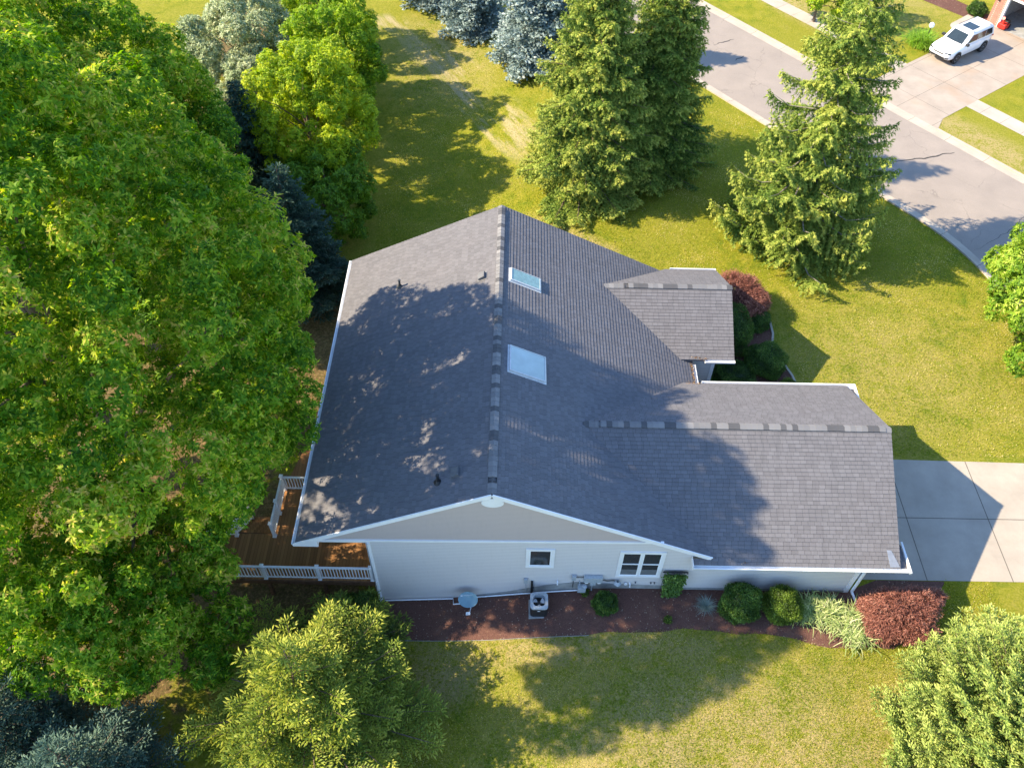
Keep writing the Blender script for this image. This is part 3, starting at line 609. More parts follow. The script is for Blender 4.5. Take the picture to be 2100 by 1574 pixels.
for i in range(6): stp.box(-11.28, -9.85, 2.36+i*.29, 2.36+i*.29+.27, zd-.2-.26*i-.04, zd-.2-.26*i)
stp.build('steps', M_deck, D)
for x in (-11.31, -9.82): stp = MB(); stp.bar((x, 2.36, zd-.2), (x, 4.0, zd-1.6), .05, .25); stp.build('stringer', M_fascia, D)
post(-11.35, 3.9, -1.5, 1.25); railing((-11.35, 2.27, zd), (-11.35, 3.83, -1.30), 12)

# ------------------------------------------------------------------ vegetation builders (vectorised)
def unit(v): return v/np.maximum(np.linalg.norm(v, axis=-1, keepdims=True), 1e-9)
def rdir(n): return unit(rng.normal(size=(n, 3)))
def kites(P, D, Nn, L, W, droop=.12, bend=.5):
    """one four-cornered leaf per row: base P, direction D, face normal Nn"""
    S_ = unit(np.cross(D, Nn)); L = np.asarray(L)[..., None]*np.ones((len(P), 1)); W = np.asarray(W)[..., None]*np.ones((len(P), 1))
    m = P + D*L*bend + Nn*L*.06
    V = np.stack([P, m + S_*W/2, P + D*L - Nn*L*droop, m - S_*W/2], 1)
    return V
def kmesh(name, Vs, As, mat, parent=None):
    V = np.concatenate(Vs).reshape(-1, 3); A = np.concatenate(As); F = np.arange(len(V), dtype=np.int32).reshape(-1, 4)
    return npmesh(name, V, F, mat, parent, attr=A)
def lobes(center, rad, n, r0, r1, prof=None, seed=1, inner=.25, zmin=-.75):
    """leafy boughs: small spheres set out over a lumpy crown"""
    g = np.random.default_rng(seed); out = []
    c = np.array(center); rad = np.array(rad); k = 0
    while len(out) < n and k < n*200:
        k += 1; d = unit(g.normal(size=3));
        if d[2] < zmin: continue
        f = g.uniform(.78, 1.04) if g.random() > inner else g.uniform(.35, .8)
        p = d*rad*f
        if prof: p[:2] *= prof(p[2]/rad[2])
        p = c + p; r = g.uniform(r0, r1)
        if all(np.linalg.norm(p-q) > .62*(r+s) for q, s in out): out.append((p, r))
    return out
def crown(LB, dens, k, L, W, up=.55, seed=2, elmin=-.35, elmax=.7, flat=1.0, tipv=.25, jit=.12, scale=None):
    """rosettes of leaves over every bough; returns kites + tint values"""
    g = np.random.default_rng(seed); Pc, Ax, T = [], [], []
    C_ = np.array([p for p, r in LB]); R_ = np.array([r for p, r in LB]); mid = C_.mean(0)
    for i, (c, r) in enumerate(LB):
        n = int(dens*r*r*4); d = unit(g.normal(size=(n, 3))); out = unit(c-mid)
        keep = (d @ out*.55 + d[:, 2]*.45) > g.uniform(-.75, .1, n); d = d[keep]
        rr_ = r*(1 - np.abs(g.normal(0, jit, len(d))) + .10*np.sin(d[:, 0]*5+i)*np.sin(d[:, 1]*6+2*i)) ; sc = np.array([1, 1, flat])
        p = c + d*rr_[:, None]*sc
        dist = np.linalg.norm((p[:, None]-C_[None])/ (R_[None, :, None]), axis=2); dist[:, i] = 9
        p_ok = (dist < .72).sum(1) == 0; p, d = p[p_ok], d[p_ok]
        Pc.append(p); a = unit(d + np.array([0, 0, up]) + g.normal(0, .25, d.shape)); Ax.append(a); T.append(np.full(len(p), g.normal(0, .10)))
    P, A, T = np.concatenate(Pc), np.concatenate(Ax), np.concatenate(T); n = len(P)
    T = T + g.normal(0, .11, n)
    u = unit(np.cross(A, rdir(n))); v = np.cross(A, u); Vs, As = [], []
    s = g.uniform(.75, 1.25, n) if scale is None else g.uniform(*scale, n)
    for j in range(k):
        a = 2*np.pi*j/k + g.uniform(-.4, .4, n); el = g.uniform(elmin, elmax, n)
        D = unit((u*np.cos(a)[:, None] + v*np.sin(a)[:, None])*np.cos(el)[:, None] + A*np.sin(el)[:, None]); Nn = unit(A - D*(A*D).sum(1)[:, None] + g.normal(0, .22, (n, 3)))
        l = L*s*g.uniform(.7, 1.2, n); wd = W*s*g.uniform(.75, 1.2, n)
        Vs.append(kites(P + g.normal(0, L*.15, (n, 3)), D, Nn, l, wd, g.uniform(.05, .35)))
        As.append(np.clip(.45 + T + g.normal(0, .09, n) + tipv*(el > elmax*.7), 0, 1))
    return Vs, As, P
def limbs(b, base, LB, r0, top, n=14, seed=1):
    """tapered trunk with limbs to a share of the boughs"""
    g = random.Random(seed); base = Vector(base); top = Vector(top); m = [base.lerp(top, t) + Vector((g.gauss(0, .12), g.gauss(0, .12), 0))*(1 if 0 < t < 1 else 0) for t in (0, .12, .3, .5, .7, .85, 1)]
    b.tube(m, [r0*1.35, r0, r0*.85, r0*.65, r0*.42, r0*.25, r0*.08], 10)
    sel = sorted(LB, key=lambda q: q[0][2])[::max(1, len(LB)//n)]
    for p, r in sel:
        p = Vector(p); t = min(.85, max(.15, (p.z-base.z)/(top.z-base.z)*.62)); a = base.lerp(top, t); q = a.lerp(p, .5) + Vector((0, 0, .12*(p-a).length)); rr = r0*(1-t)*.45+.02
        b.tube([a, a.lerp(q, .5)+Vector((0, 0, .1)), q, p], [rr, rr*.8, rr*.55, rr*.2], 6)
def broadleaf(name, label, group, base, center, rad, n, r0, r1, dens, k, L, W, mat, trunk_r, prof=None, seed=1, bark=None, keepf=None, cat='tree', zmin=-.75, extra=(), inner_=.25, **kw):
    T = thing(name, label, cat, (0, 0, 0), 0, group); LB = lobes(center, rad, n, r0, r1, prof, seed, inner=inner_, zmin=zmin)
    if keepf: LB = [q for q in LB if keepf(q[0], q[1])]
    LB = LB + list(extra)
    Vs, As, P = crown(LB, dens, k, L, W, seed=seed+5, **kw)
    o = kmesh('crown', Vs, As, mat, T); b = MB(); limbs(b, base, LB, trunk_r, (center[0], center[1], center[2]+rad[2]*.72), seed=seed); b.build('trunk', bark or M_bark, T)
    return T
def recentre(T, loc):
    """put the Empty at the thing's foot without moving its parts"""
    T.location = loc
    for ch in T.children: ch.location = -Vector(loc)
    return T

def spruce(name, label, group, base, H_, Rb, mat, seed=1, nb=300, tw=1.0, droop=.25, tip=.35, zlow=.04, twl=.22, tww=.06, dens=1.0, power=.85, bark=None, hang=.5, lean=(0, 0), gaps=0., hide=None, cat='tree', tilt=.55, tips=.35, bias=0., nper=1.0, finger=False):
    """conifer: whorled boughs with side shoots clothed in needle sprays"""
    g = np.random.default_rng(seed); base = np.array(base, float); T = thing(name, label, cat, tuple(base), 0, group)
    Vs, As = [], []; B = MB(); LV = np.array([lean[0], lean[1], 0.])
    axis = lambda h: np.array([lean[0]*h, lean[1]*h, h])
    PP, DD, TT = [], [], []
    az = g.uniform(0, 6.28)
    for i in range(nb):
        t = ((i+.5)/nb); hz = H_*(zlow + (1-zlow)*(1-(1-t)**.82)); fr = hz/H_; az += 2.4 + g.normal(0, .25)
        L = Rb*(max(0, 1-fr)**power)*g.uniform(.78, 1.12) + .12; L *= 1 + .07*math.sin(az*3+fr*9)
        if g.random() < gaps*(fr > .35): continue
        o = axis(hz); hd = np.array([math.cos(az), math.sin(az), 0]); sd = np.array([-hd[1], hd[0], 0]); dr = droop*g.uniform(.6, 1.4)*(1-.9*fr); rise = tilt*(fr**1.5)
        ns = max(3, int(L/ (.17/dens)))
        s = (np.arange(ns)+.5)/ns; tint = g.normal(0, .09)
        path = lambda q: o + hd*(L*q)[:, None] + np.array([0, 0, 1])*((rise*q - dr*q**1.2 + tip*dr*1.5*q**4)*L)[:, None] + sd*(.05*L*np.sin(q*3+az))[:, None]
        Pm = path(s)
        if L > .5: B.tube([Vector(p) for p in path(np.array([0, .33, .66, .95]))], [.012*L+.01, .009*L+.008, .006*L+.005, .004], 5, caps=False)
        for side in (-1, 1):
            ll = (.42*L*(1-s)**.75*(.35+.65*np.minimum(1, s*3)) + .16)*g.uniform(.7, 1.2, ns)
            m = np.maximum(2, (ll/(.13/dens)*nper)).astype(int); tot = m.sum(); idx = np.repeat(np.arange(ns), m); q = np.concatenate([(np.arange(a)+.6)/a for a in m])
            ld = unit(hd*.62 + sd*side*.8 + g.normal(0, .10, (ns, 3))); l_ = ll[idx]
            P = Pm[idx] + ld[idx]*(l_*q)[:, None]; P[:, 2] -= hang*.55*l_*q**1.6
            D = unit(ld[idx] + np.array([0, 0, -1.])*(hang*q)[:, None] + hd*g.uniform(-.1, .5, tot)[:, None] + g.normal(0, .30, (tot, 3)) )
            if finger: D = unit(ld[idx]*g.choice([1., .55], tot)[:, None] + hd*g.uniform(-.2, .7, tot)[:, None] + np.array([0, 0, .35]) + g.normal(0, .5, (tot, 3)))
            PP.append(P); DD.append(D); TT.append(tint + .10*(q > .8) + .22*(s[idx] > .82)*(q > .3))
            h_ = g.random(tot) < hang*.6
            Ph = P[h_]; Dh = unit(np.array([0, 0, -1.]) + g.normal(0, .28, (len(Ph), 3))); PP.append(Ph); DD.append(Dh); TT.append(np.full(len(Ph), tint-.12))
        ns2 = ns*2; s2 = (np.arange(ns2)+.5)/ns2; P = path(s2); PP.append(P); DD.append(unit(hd + g.normal(0, .35, (ns2, 3)) + np.array([0, 0, .25]))); TT.append(np.full(ns2, tint+.08+.1*(s2 > .8)))
    P, D, T_ = np.concatenate(PP), np.concatenate(DD), np.concatenate(TT); n = len(P)
    if hide is not None: kk = hide(P+base); P, D, T_ = P[kk], D[kk], T_[kk]; n = len(P)
    l = twl*g.uniform(.7, 1.35, n)*tw; wd = tww*g.uniform(.8, 1.3, n)*tw
    up = unit(np.array([0, 0, 1.]) + g.normal(0, .45, (n, 3))); N1 = unit(up - D*(up*D).sum(1)[:, None]); N2 = np.cross(D, N1)
    P = P + g.normal(0, .02, P.shape); tv = np.clip(.42 + bias + T_ + g.normal(0, .10, n), 0, 1)
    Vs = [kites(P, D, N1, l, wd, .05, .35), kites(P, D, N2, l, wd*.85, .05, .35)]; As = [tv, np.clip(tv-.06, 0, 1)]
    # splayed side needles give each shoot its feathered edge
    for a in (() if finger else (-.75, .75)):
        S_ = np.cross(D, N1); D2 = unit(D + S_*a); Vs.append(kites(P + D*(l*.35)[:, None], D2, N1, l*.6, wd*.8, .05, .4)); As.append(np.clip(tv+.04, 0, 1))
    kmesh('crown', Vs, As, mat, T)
    pts = [axis(H_*q)-(np.array([0, 0, .15]) if q == 0 else 0) for q in (0, .1, .3, .5, .7, .85, .98)]; r = H_*.016
    B.tube([Vector(p) for p in pts], [r*1.3, r, r*.85, r*.6, r*.4, r*.22, .012], 9); B.build('trunk', bark or M_bark, T)
    return T
def spruce2(name, label, group, base, H_, Rb, mat, seed=1, nb=130, rise=.55, droop=.25, power=.9, zlow=.05, sh=.20, sw=.052, lat=.24, sp=.11, bias=0., core=0., cat='tree', lens=.22, lift=.25, bark=None):
    """spruce seen close: boughs, side branches and herring-bone needle shoots"""
    g = np.random.default_rng(seed); base = np.array(base, float); T = thing(name, label, cat, tuple(base), 0, group); B = MB(); PP, DD, NN, LL, TT = [], [], [], [], []
    az = g.uniform(0, 6.28)
    for i in range(nb):
        t = (i+.5)/nb; fr = zlow + (1-zlow)*(1-(1-t)**.75); hz = H_*fr; az += 2.4 + g.normal(0, .3)
        L = Rb*(max(0, 1-fr)**power)*g.uniform(1-lens, 1+lens*.6) + .15; hd = np.array([math.cos(az), math.sin(az), 0]); sd = np.array([-hd[1], hd[0], 0]); up = np.array([0, 0, 1.])
        r_ = rise*(.25+fr*1.1)*g.uniform(.7, 1.3); path = lambda q: np.array([0, 0, hz]) + hd*(L*q)[:, None] + up*((r_*q - droop*q**1.5*(1-fr) + .22*q**4)*L)[:, None] + sd*(.06*L*np.sin(q*3+az))[:, None]
        B.tube([Vector(p) for p in path(np.array([0, .3, .6, .97]))], [.011*L+.012, .008*L+.009, .006*L+.006, .004], 5, caps=False); tint = g.normal(0, .07)
        tan = unit(path(np.array([1.]))-path(np.array([.8])))[0]
        segs = [(path(np.array([.12]))[0], path(np.array([1.]))[0], 1)]
        ns = max(2, int(L/lat)); s_ = (np.arange(ns)+.7)/ns; Pm = path(s_)
        for k in range(ns):
            for side in (-1, 1):
                ll = (.46*L*(1-s_[k])**.8*(.45+.55*min(1, s_[k]*3)) + .14)*g.uniform(.75, 1.2); ld = unit(hd*.68 + sd*side*.75 + up*(lift*.6+g.normal(0, .10)) + g.normal(0, .07, 3)); segs.append((Pm[k], Pm[k]+ld*ll, 0))
                if ll > .5: B.tube([Vector(Pm[k]), Vector(Pm[k]+ld*ll*.9)], [.006, .003], 3, caps=False)
        for (a, b_, main) in segs:
            ln = np.linalg.norm(b_-a); ld = (b_-a)/max(ln, 1e-6); m = max(1, int(ln/sp)); q = (np.arange(m)+.6)/m; c = a + (b_-a)*q[:, None]
            if main: q = (np.arange(m)+.6)/m*.88+.12; c = path(q)
            pn = unit(np.cross(ld, up)); nn = np.cross(pn, ld)
            for side in (-1, 1):
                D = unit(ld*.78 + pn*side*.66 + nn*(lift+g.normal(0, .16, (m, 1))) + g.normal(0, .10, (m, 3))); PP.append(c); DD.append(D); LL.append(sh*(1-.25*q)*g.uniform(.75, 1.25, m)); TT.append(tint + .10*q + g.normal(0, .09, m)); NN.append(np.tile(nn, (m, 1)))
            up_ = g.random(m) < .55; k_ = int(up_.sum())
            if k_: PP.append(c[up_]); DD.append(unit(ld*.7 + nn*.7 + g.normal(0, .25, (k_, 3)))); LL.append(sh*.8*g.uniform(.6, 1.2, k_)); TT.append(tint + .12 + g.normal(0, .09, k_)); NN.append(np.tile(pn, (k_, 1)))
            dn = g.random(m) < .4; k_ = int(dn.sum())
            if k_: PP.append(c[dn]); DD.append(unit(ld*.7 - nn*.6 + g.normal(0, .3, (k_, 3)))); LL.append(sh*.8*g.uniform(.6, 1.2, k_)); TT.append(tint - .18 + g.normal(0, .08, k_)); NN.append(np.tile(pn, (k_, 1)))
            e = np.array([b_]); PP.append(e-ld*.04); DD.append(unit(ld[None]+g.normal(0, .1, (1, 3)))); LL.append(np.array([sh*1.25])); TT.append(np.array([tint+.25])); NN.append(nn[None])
    P, D, N0, L_, T_ = [np.concatenate(x) for x in (PP, DD, NN, LL, TT)]; n = len(P)
    N1 = unit(N0 - D*(N0*D).sum(1)[:, None] + g.normal(0, .15, (n, 3))); N1 = unit(N1 - D*(N1*D).sum(1)[:, None]); N2 = np.cross(D, N1); tv = np.clip(.45 + bias + T_, 0, 1); w_ = sw*g.uniform(.8, 1.25, n)
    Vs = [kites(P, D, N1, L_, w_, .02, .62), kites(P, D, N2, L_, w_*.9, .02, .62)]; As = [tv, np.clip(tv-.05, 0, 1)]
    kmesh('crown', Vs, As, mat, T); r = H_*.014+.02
    B.tube([(0, 0, -.15), (0, 0, H_*.3), (0, 0, H_*.7), (0, 0, H_)], [r*1.3, r, r*.5, .012], 9); B.build('trunk', bark or M_bark, T)
    if core:
        d = rdir(2600); d[:, 2] = np.abs(d[:, 2]); cz = H_*core; Pc = d*np.array([Rb*.72, Rb*.72, cz]); Pc[:, 2] += .1; kmesh('dark_core', [kites(Pc, unit(np.cross(d, rdir(2600))), d, .5+0*d[:, 0], .42+0*d[:, 0])], [np.full(2600, .02)], mat, T)  # dark shell added inside the crown to block the view through
    return T
def bush(name, label, base, rad, mat, n=9000, L=.055, W=.035, group=None, cat='shrub', lump=.10, seed=1, cutz=-.55, spread=.9, offs=0.):
    g = np.random.default_rng(seed); T = thing(name, label, cat, tuple(base), 0, group); rad = np.array(rad, float)
    d = rdir(n); d = d[d[:, 2] > cutz]; n = len(d); ph = g.uniform(0, 6, 6)
    lm = 1 + lump*(np.sin(d[:, 0]*5+ph[0])*np.sin(d[:, 1]*5+ph[1]) + np.sin(d[:, 2]*7+ph[2]+d[:, 0]*3)) - np.abs(g.normal(0, .05, n)) - .22*g.random(n)**3
    P = d*rad*lm[:, None] + np.array([0, 0, rad[2]*.62]); nn = unit(d/rad)
    Vs, As = [], []
    for j in range(3):
        D = unit(nn*.55 + g.normal(0, spread*.6, (n, 3))); N_ = unit(nn + g.normal(0, .5, (n, 3))); N_ = unit(N_ - D*(N_*D).sum(1)[:, None])
        Vs.append(kites(P + g.normal(0, L*.5, (n, 3)), D, N_, L*g.uniform(.7, 1.3, n), W*g.uniform(.7, 1.3, n), .1)); As.append(np.clip(.45 + offs + g.normal(0, .17, n) + (lm-1)*1.2, 0, 1))
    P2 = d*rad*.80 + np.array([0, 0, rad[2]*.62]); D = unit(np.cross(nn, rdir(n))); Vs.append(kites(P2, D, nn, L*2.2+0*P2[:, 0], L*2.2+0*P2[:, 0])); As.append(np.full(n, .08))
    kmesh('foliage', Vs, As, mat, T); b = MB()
    for i in range(5): a = i*1.26; b.tube([(0, 0, -.05), (rad[0]*.25*math.cos(a), rad[1]*.25*math.sin(a), rad[2]*.4), (rad[0]*.5*math.cos(a), rad[1]*.5*math.sin(a), rad[2]*.9)], [.02, .014, .006], 5)
    b.build('stems', M_bark, T); return T
def blades(name, label, base, n, L, W, mat, arch=1.0, seed=1, cat='plant', group=None, seg=4, r=.12, el=(.5, 1.45), offs=0., rim=(0, 0)):
    g = np.random.default_rng(seed); az = g.uniform(0, 6.283, n); e0 = g.uniform(el[0], el[1], n); l = L*g.uniform(.6, 1.15, n); P0 = np.stack([r*g.normal(size=n), r*g.normal(size=n), np.zeros(n)], 1)
    hd = np.stack([np.cos(az), np.sin(az), 0*az], 1); sd = np.stack([-np.sin(az), np.cos(az), 0*az], 1); V = []; p = P0.copy(); e = e0.copy(); rings = []
    for i in range(seg+1):
        wv = W*(1-(i/seg)**2*.95)*(.6 if i == 0 else 1); rings.append((p-sd*wv/2, p+sd*wv/2)); p = p + (hd*np.cos(e)[:, None] + np.array([0, 0, 1])*np.sin(e)[:, None])*(l/seg)[:, None]; e = e - arch*g.uniform(.7, 1.3, n)*(.35+.25*i)
        p[:, 2] = np.maximum(p[:, 2], .02)
    Vs = [np.stack([rings[i][0], rings[i][1], rings[i+1][1], rings[i+1][0]], 1) for i in range(seg)]; tv = np.clip(.5+offs+g.normal(0, .2, n), 0, 1)
    V = np.concatenate(Vs).reshape(-1, 3); F = np.arange(len(V)).reshape(-1, 4); o = npmesh(name, V, F, mat, attr=np.tile(tv, seg)); o.location = base; return tag(o, label, cat, group)

L_maple = leafmat('maple leaf', [(0, (.035, .11, .006)), (.35, (.10, .25, .012)), (.6, (.26, .43, .022)), (.85, (.52, .58, .06)), (1, (.60, .50, .12))], .5, .55, .2)
L_yellow = leafmat('lime leaf', [(0, (.06, .13, .007)), (.35, (.22, .36, .010)), (.7, (.42, .52, .014)), (1, (.60, .62, .03))], .36, .5)
L_green = leafmat('bright green leaf', [(0, (.035, .095, .008)), (.45, (.12, .25, .012)), (1, (.30, .43, .03))], .34, .5)
L_lime2 = leafmat('young green leaf', [(0, (.04, .11, .008)), (.4, (.16, .31, .012)), (.75, (.36, .48, .03)), (1, (.50, .56, .06))], .4, .5, .2)
L_fresh = leafmat('fresh maple leaf', [(0, (.04, .11, .01)), (.4, (.16, .30, .02)), (.75, (.36, .48, .05)), (1, (.56, .60, .14))], .4, .5, .2)  # bright green leaf colour of the small front-lawn maple
L_grey = leafmat('silvery olive leaf', [(0, (.12, .18, .06)), (.5, (.36, .43, .22)), (1, (.62, .65, .42))], .2, .5)
L_spr = leafmat('spruce needles', [(0, (.03, .08, .018)), (.35, (.11, .20, .035)), (.62, (.27, .36, .06)), (1, (.52, .54, .11))], .18, .6, .2)
L_blue = leafmat('blue spruce needles', [(0, (.06, .10, .09)), (.4, (.22, .30, .285)), (.7, (.40, .50, .475)), (1, (.60, .66, .62))], .12, .6, .2)
L_dark = leafmat('dark spruce needles', [(0, (.018, .045, .03)), (.5, (.045, .10, .07)), (1, (.13, .20, .14))], .12, .6, .2)
L_bluish = leafmat('bluish spruce needles', [(0, (.03, .065, .05)), (.45, (.09, .16, .12)), (.75, (.17, .26, .19)), (1, (.32, .40, .28))], .15, .6, .2)
L_near = leafmat('young spruce needles', [(0, (.04, .08, .02)), (.35, (.12, .20, .035)), (.65, (.31, .38, .055)), (1, (.60, .59, .11))], .22, .55, .25)
L_yew = leafmat('pale conifer needles', [(0, (.05, .10, .035)), (.35, (.17, .27, .055)), (.65, (.34, .43, .10)), (1, (.54, .59, .18))], .2, .6, .2)
L_box = leafmat('boxwood leaf', [(0, (.015, .035, .008)), (.45, (.055, .125, .018)), (.8, (.12, .22, .03)), (1, (.25, .36, .06))], .22, .45, .35)
L_boxl = leafmat('light boxwood leaf', [(0, (.03, .05, .008)), (.45, (.12, .20, .02)), (.8, (.24, .34, .04)), (1, (.40, .48, .10))], .25, .45, .35)
L_red = leafmat('red maple leaf', [(0, (.08, .035, .028)), (.4, (.22, .085, .06)), (.75, (.38, .155, .11)), (1, (.56, .30, .21))], .3, .5)
L_day = leafmat('daylily blades', [(0, (.12, .20, .05)), (.5, (.32, .42, .13)), (.85, (.60, .62, .30)), (1, (.68, .62, .38))], .28, .45, .4)
L_bg = leafmat('blue grass blades', [(0, (.12, .18, .16)), (.6, (.26, .34, .31)), (1, (.42, .40, .28))], .2, .5)
L_ogr = leafmat('bright grass blades', [(0, (.10, .22, .01)), (.6, (.25, .44, .03)), (1, (.42, .55, .08))], .35, .5)

# --- the tree belt on the left
GB = 'trees in the belt left of the house'
big = lambda z: 1.0 if z < .1 else max(.35, 1-.55*((z-.1)/.9)**1.6)
def keep_big(p, r):
    # boughs cut for the camera's deck view and for sun on spruce and shrubs
    if p[1] < -1.5 and p[2] < 5.0 and p[0] > -9.5: return False
    c = Vector((.667, -16.83, 33.21)); d = Vector(p)-c; q = c + d*((.7-c.z)/d.z); m = r*.75
    if -10.6-m*.7 < q.x < -4 and -.8-m < q.y < 6.0+m*.6: return False
    if p[1]-r*.5 < -.1 and p[2]+r > 20.4: return False
    zh = p[2] - .78*(-6.4-p[0])
    return not (1.0 < zh < 6.0 and -9.5 < p[1] < -1.2)
LOW = [q for q in lobes((-14.0, -2.0, 3.0), (4.5, 4.2, 2.8), 70, .5, 1.1, None, 5, inner=.4) if keep_big(q[0], q[1])]
recentre(broadleaf('maple_tree', 'huge dark green maple overhanging the deck and left eave, filling the left side', GB, (-15, 3.2, -1.6), (-15.2, 3.2, 11.2), (7.9, 9.3, 12.3), 660, .45, 1.15, 48, 11, .185, .066, L_maple, .42, prof=big, seed=11, keepf=keep_big, jit=.26, inner_=.12, extra=LOW, tipv=.32), (-15, 3.2, -1.5))
recentre(broadleaf('maple_tree', 'tall paler green maple in the top left corner, behind the huge one', GB, (-22.5, 21.5, -1.6), (-22.5, 21.5, 7.6), (7.4, 7.7, 8.2), 320, .5, 1.2, 44, 10, .22, .08, L_maple, .32, prof=big, seed=23, jit=.2, tipv=.32), (-22.5, 21.5, -1.5))
recentre(broadleaf('lime_leaved_tree', 'yellow-green small tree, brightest crown between the dark spruces and the lawn', GB, (-12.4, 29.6, -1.6), (-12.6, 30.0, 3.4), (3.9, 4.6, 4.4), 140, .35, .95, 70, 8, .19, .07, L_yellow, .14, seed=31, jit=.26, tipv=.3), (-12.4, 29.6, -1.5))
recentre(broadleaf('green_tree', 'mid green small tree leaning over the lawn behind the yellow-green one', GB, (-11.4, 39.0, -1.6), (-12.2, 38.6, 3.0), (3.3, 4.2, 4.0), 110, .35, .95, 62, 8, .20, .075, L_lime2, .13, seed=37, jit=.26, tipv=.3), (-11.4, 39, -1.5))
recentre(broadleaf('green_tree', 'dark green bushy tree at the corner of the roof, in front of the yellow-green one', GB, (-10.9, 25.0, -1.6), (-10.7, 25.0, 1.3), (2.4, 3.2, 2.9), 70, .35, .85, 62, 8, .18, .07, L_green, .10, seed=41, jit=.26), (-10.9, 25, -1.5))
recentre(broadleaf('green_tree', 'small bright green tree at the top edge, farthest of the tree belt', GB, (-14.6, 48.0, -1.6), (-14.8, 47.0, 2.2), (3.2, 3.6, 4.4), 80, .4, .95, 50, 8, .22, .085, L_lime2, .10, seed=43, jit=.26, tipv=.3), (-14.6, 48, -1.5))
recentre(broadleaf('olive_tree', 'silvery grey-green tree with feathery twigs at the top left', GB, (-18.8, 40.0, -1.6), (-18.8, 40.0, 2.0), (3.8, 4.6, 3.6), 60, .5, 1.0, 90, 8, .20, .075, L_grey, .12, seed=47, elmin=.0, elmax=1.2, up=.8), (-18.8, 40, -1.5))
spruce2('spruce_tree', 'dark blue-green spruce standing between the huge maple and the left eave', 'dark spruces in the tree belt', (-11.3, 18.6, -1.5), 9.4, 3.2, L_dark, 51, 150, rise=.35, sh=.24, sw=.07, bias=.1)
spruce('spruce_tree', 'dark blue-green spruce half hidden behind the huge maple, below the silvery tree', 'dark spruces in the tree belt', (-15.6, 27.5, -1.5), 8.8, 2.9, L_dark, 52, 200, dens=.9, droop=.35, tilt=.3)
# --- conifers behind the house
GS = 'green spruces behind the house'
spruce('spruce_tree', 'broad green spruce behind the roof ridge, left of the pair', GS, (5.2, 28.6, -.02), 15.0, 4.7, L_spr, 61, 250, droop=.34, tilt=.45, power=.72, hang=.85, bias=.16, nper=2.0, twl=.22, tww=.046)
spruce('spruce_tree', 'darker green spruce close behind the broad one, towards the street', GS, (9.2, 30.8, 0), 15.5, 4.1, L_spr, 62, 230, droop=.34, tilt=.45, power=.72, hang=.8, bias=.10, nper=2.0, twl=.22, tww=.046)
spruce('spruce_tree', 'tall open spruce with upswept bough tips and visible pale trunk, in front of the street', GS, (17.3, 23.2, 0), 17.5, 4.9, L_spr, 63, 190, droop=.40, tilt=.35, tip=.9, power=.72, hang=1.0, gaps=.28, bark=M_bark2, bias=.17, nper=2.1, twl=.22, tww=.046)
GBL = 'blue spruces beyond the back lawn'
spruce('blue_spruce', 'largest silver-blue spruce, beside the broad green spruce', GBL, (2.3, 44.6, -.3), 12.5, 3.9, L_blue, 71, 300, droop=.22, tilt=.35, hang=.3, power=.75, twl=.26, tww=.10, dens=.85)
spruce('blue_spruce', 'middle silver-blue spruce with brownish inner boughs', GBL, (-3.0, 51.0, -1.4), 10.5, 2.9, L_blue, 72, 200, droop=.22, tilt=.35, hang=.3, power=.75, twl=.26, tww=.10, dens=.8)
spruce('blue_spruce', 'farthest silver-blue spruce at the top edge', GBL, (-7.2, 56.0, -1.5), 9.5, 2.9, L_blue, 73, 170, droop=.22, tilt=.35, hang=.3, power=.75, twl=.28, tww=.11, dens=.7)
# --- front of picture
spruce2('spruce_tree', 'yellow-green young spruce in the foreground, below the deck', 'spruces in the foreground', (-6.7, -5.5, -1.45), 7.6, 4.9, L_near, 81, 120, bias=.14, sw=.058, sh=.23, power=1.15, lens=.34)
spruce2('spruce_tree', 'small dark green spruce in shade between the deck railing and the yellow-green spruce', 'spruces in the foreground', (-6.0, -2.7, -1.45), 4.0, 2.7, L_near, 84, 70, bias=-.12)
spruce2('spruce_tree', 'bluish spruce filling the bottom left corner', 'spruces in the foreground', (-14.0, -8.3, -1.5), 6.2, 3.4, L_bluish, 82, 90, bias=-.04, power=1.1, lens=.3)
spruce2('spruce_tree', 'bluish spruce at the left edge, beyond the corner one', 'spruces in the foreground', (-17.8, -6.4, -1.5), 6.6, 3.5, L_bluish, 83, 90, bias=-.06, power=1.1, lens=.3)
# lower right: one dense pale conifer
spruce2('conifer', 'dense pale green rounded conifer filling the bottom right corner', None, (18.7, -6.9, 0), 5.2, 4.7, L_yew, 85, 420, rise=.75, droop=.1, power=.50, sh=.17, sw=.055, lat=.22, sp=.10, bias=.20, core=.62, lens=.10, lift=.5)
recentre(broadleaf('maple_tree', 'bright green small maple cut by the right edge, on the front lawn', None, (28.7, 13.4, 0), (28.7, 13.6, 4.8), (3.6, 5.2, 4.4), 90, .65, 1.2, 46, 10, .22, .085, L_fresh, .13, seed=91), (28.7, 13.4, 0))
recentre(broadleaf('green_tree', 'small lime green tree on the far verge behind the tall open spruce', None, (24.6, 50.6, 0), (24.6, 50.6, 3.6), (2.3, 2.6, 2.8), 26, .55, 1.0, 40, 7, .22, .12, L_yellow, .10, seed=93), (24.6, 50.6, 0))
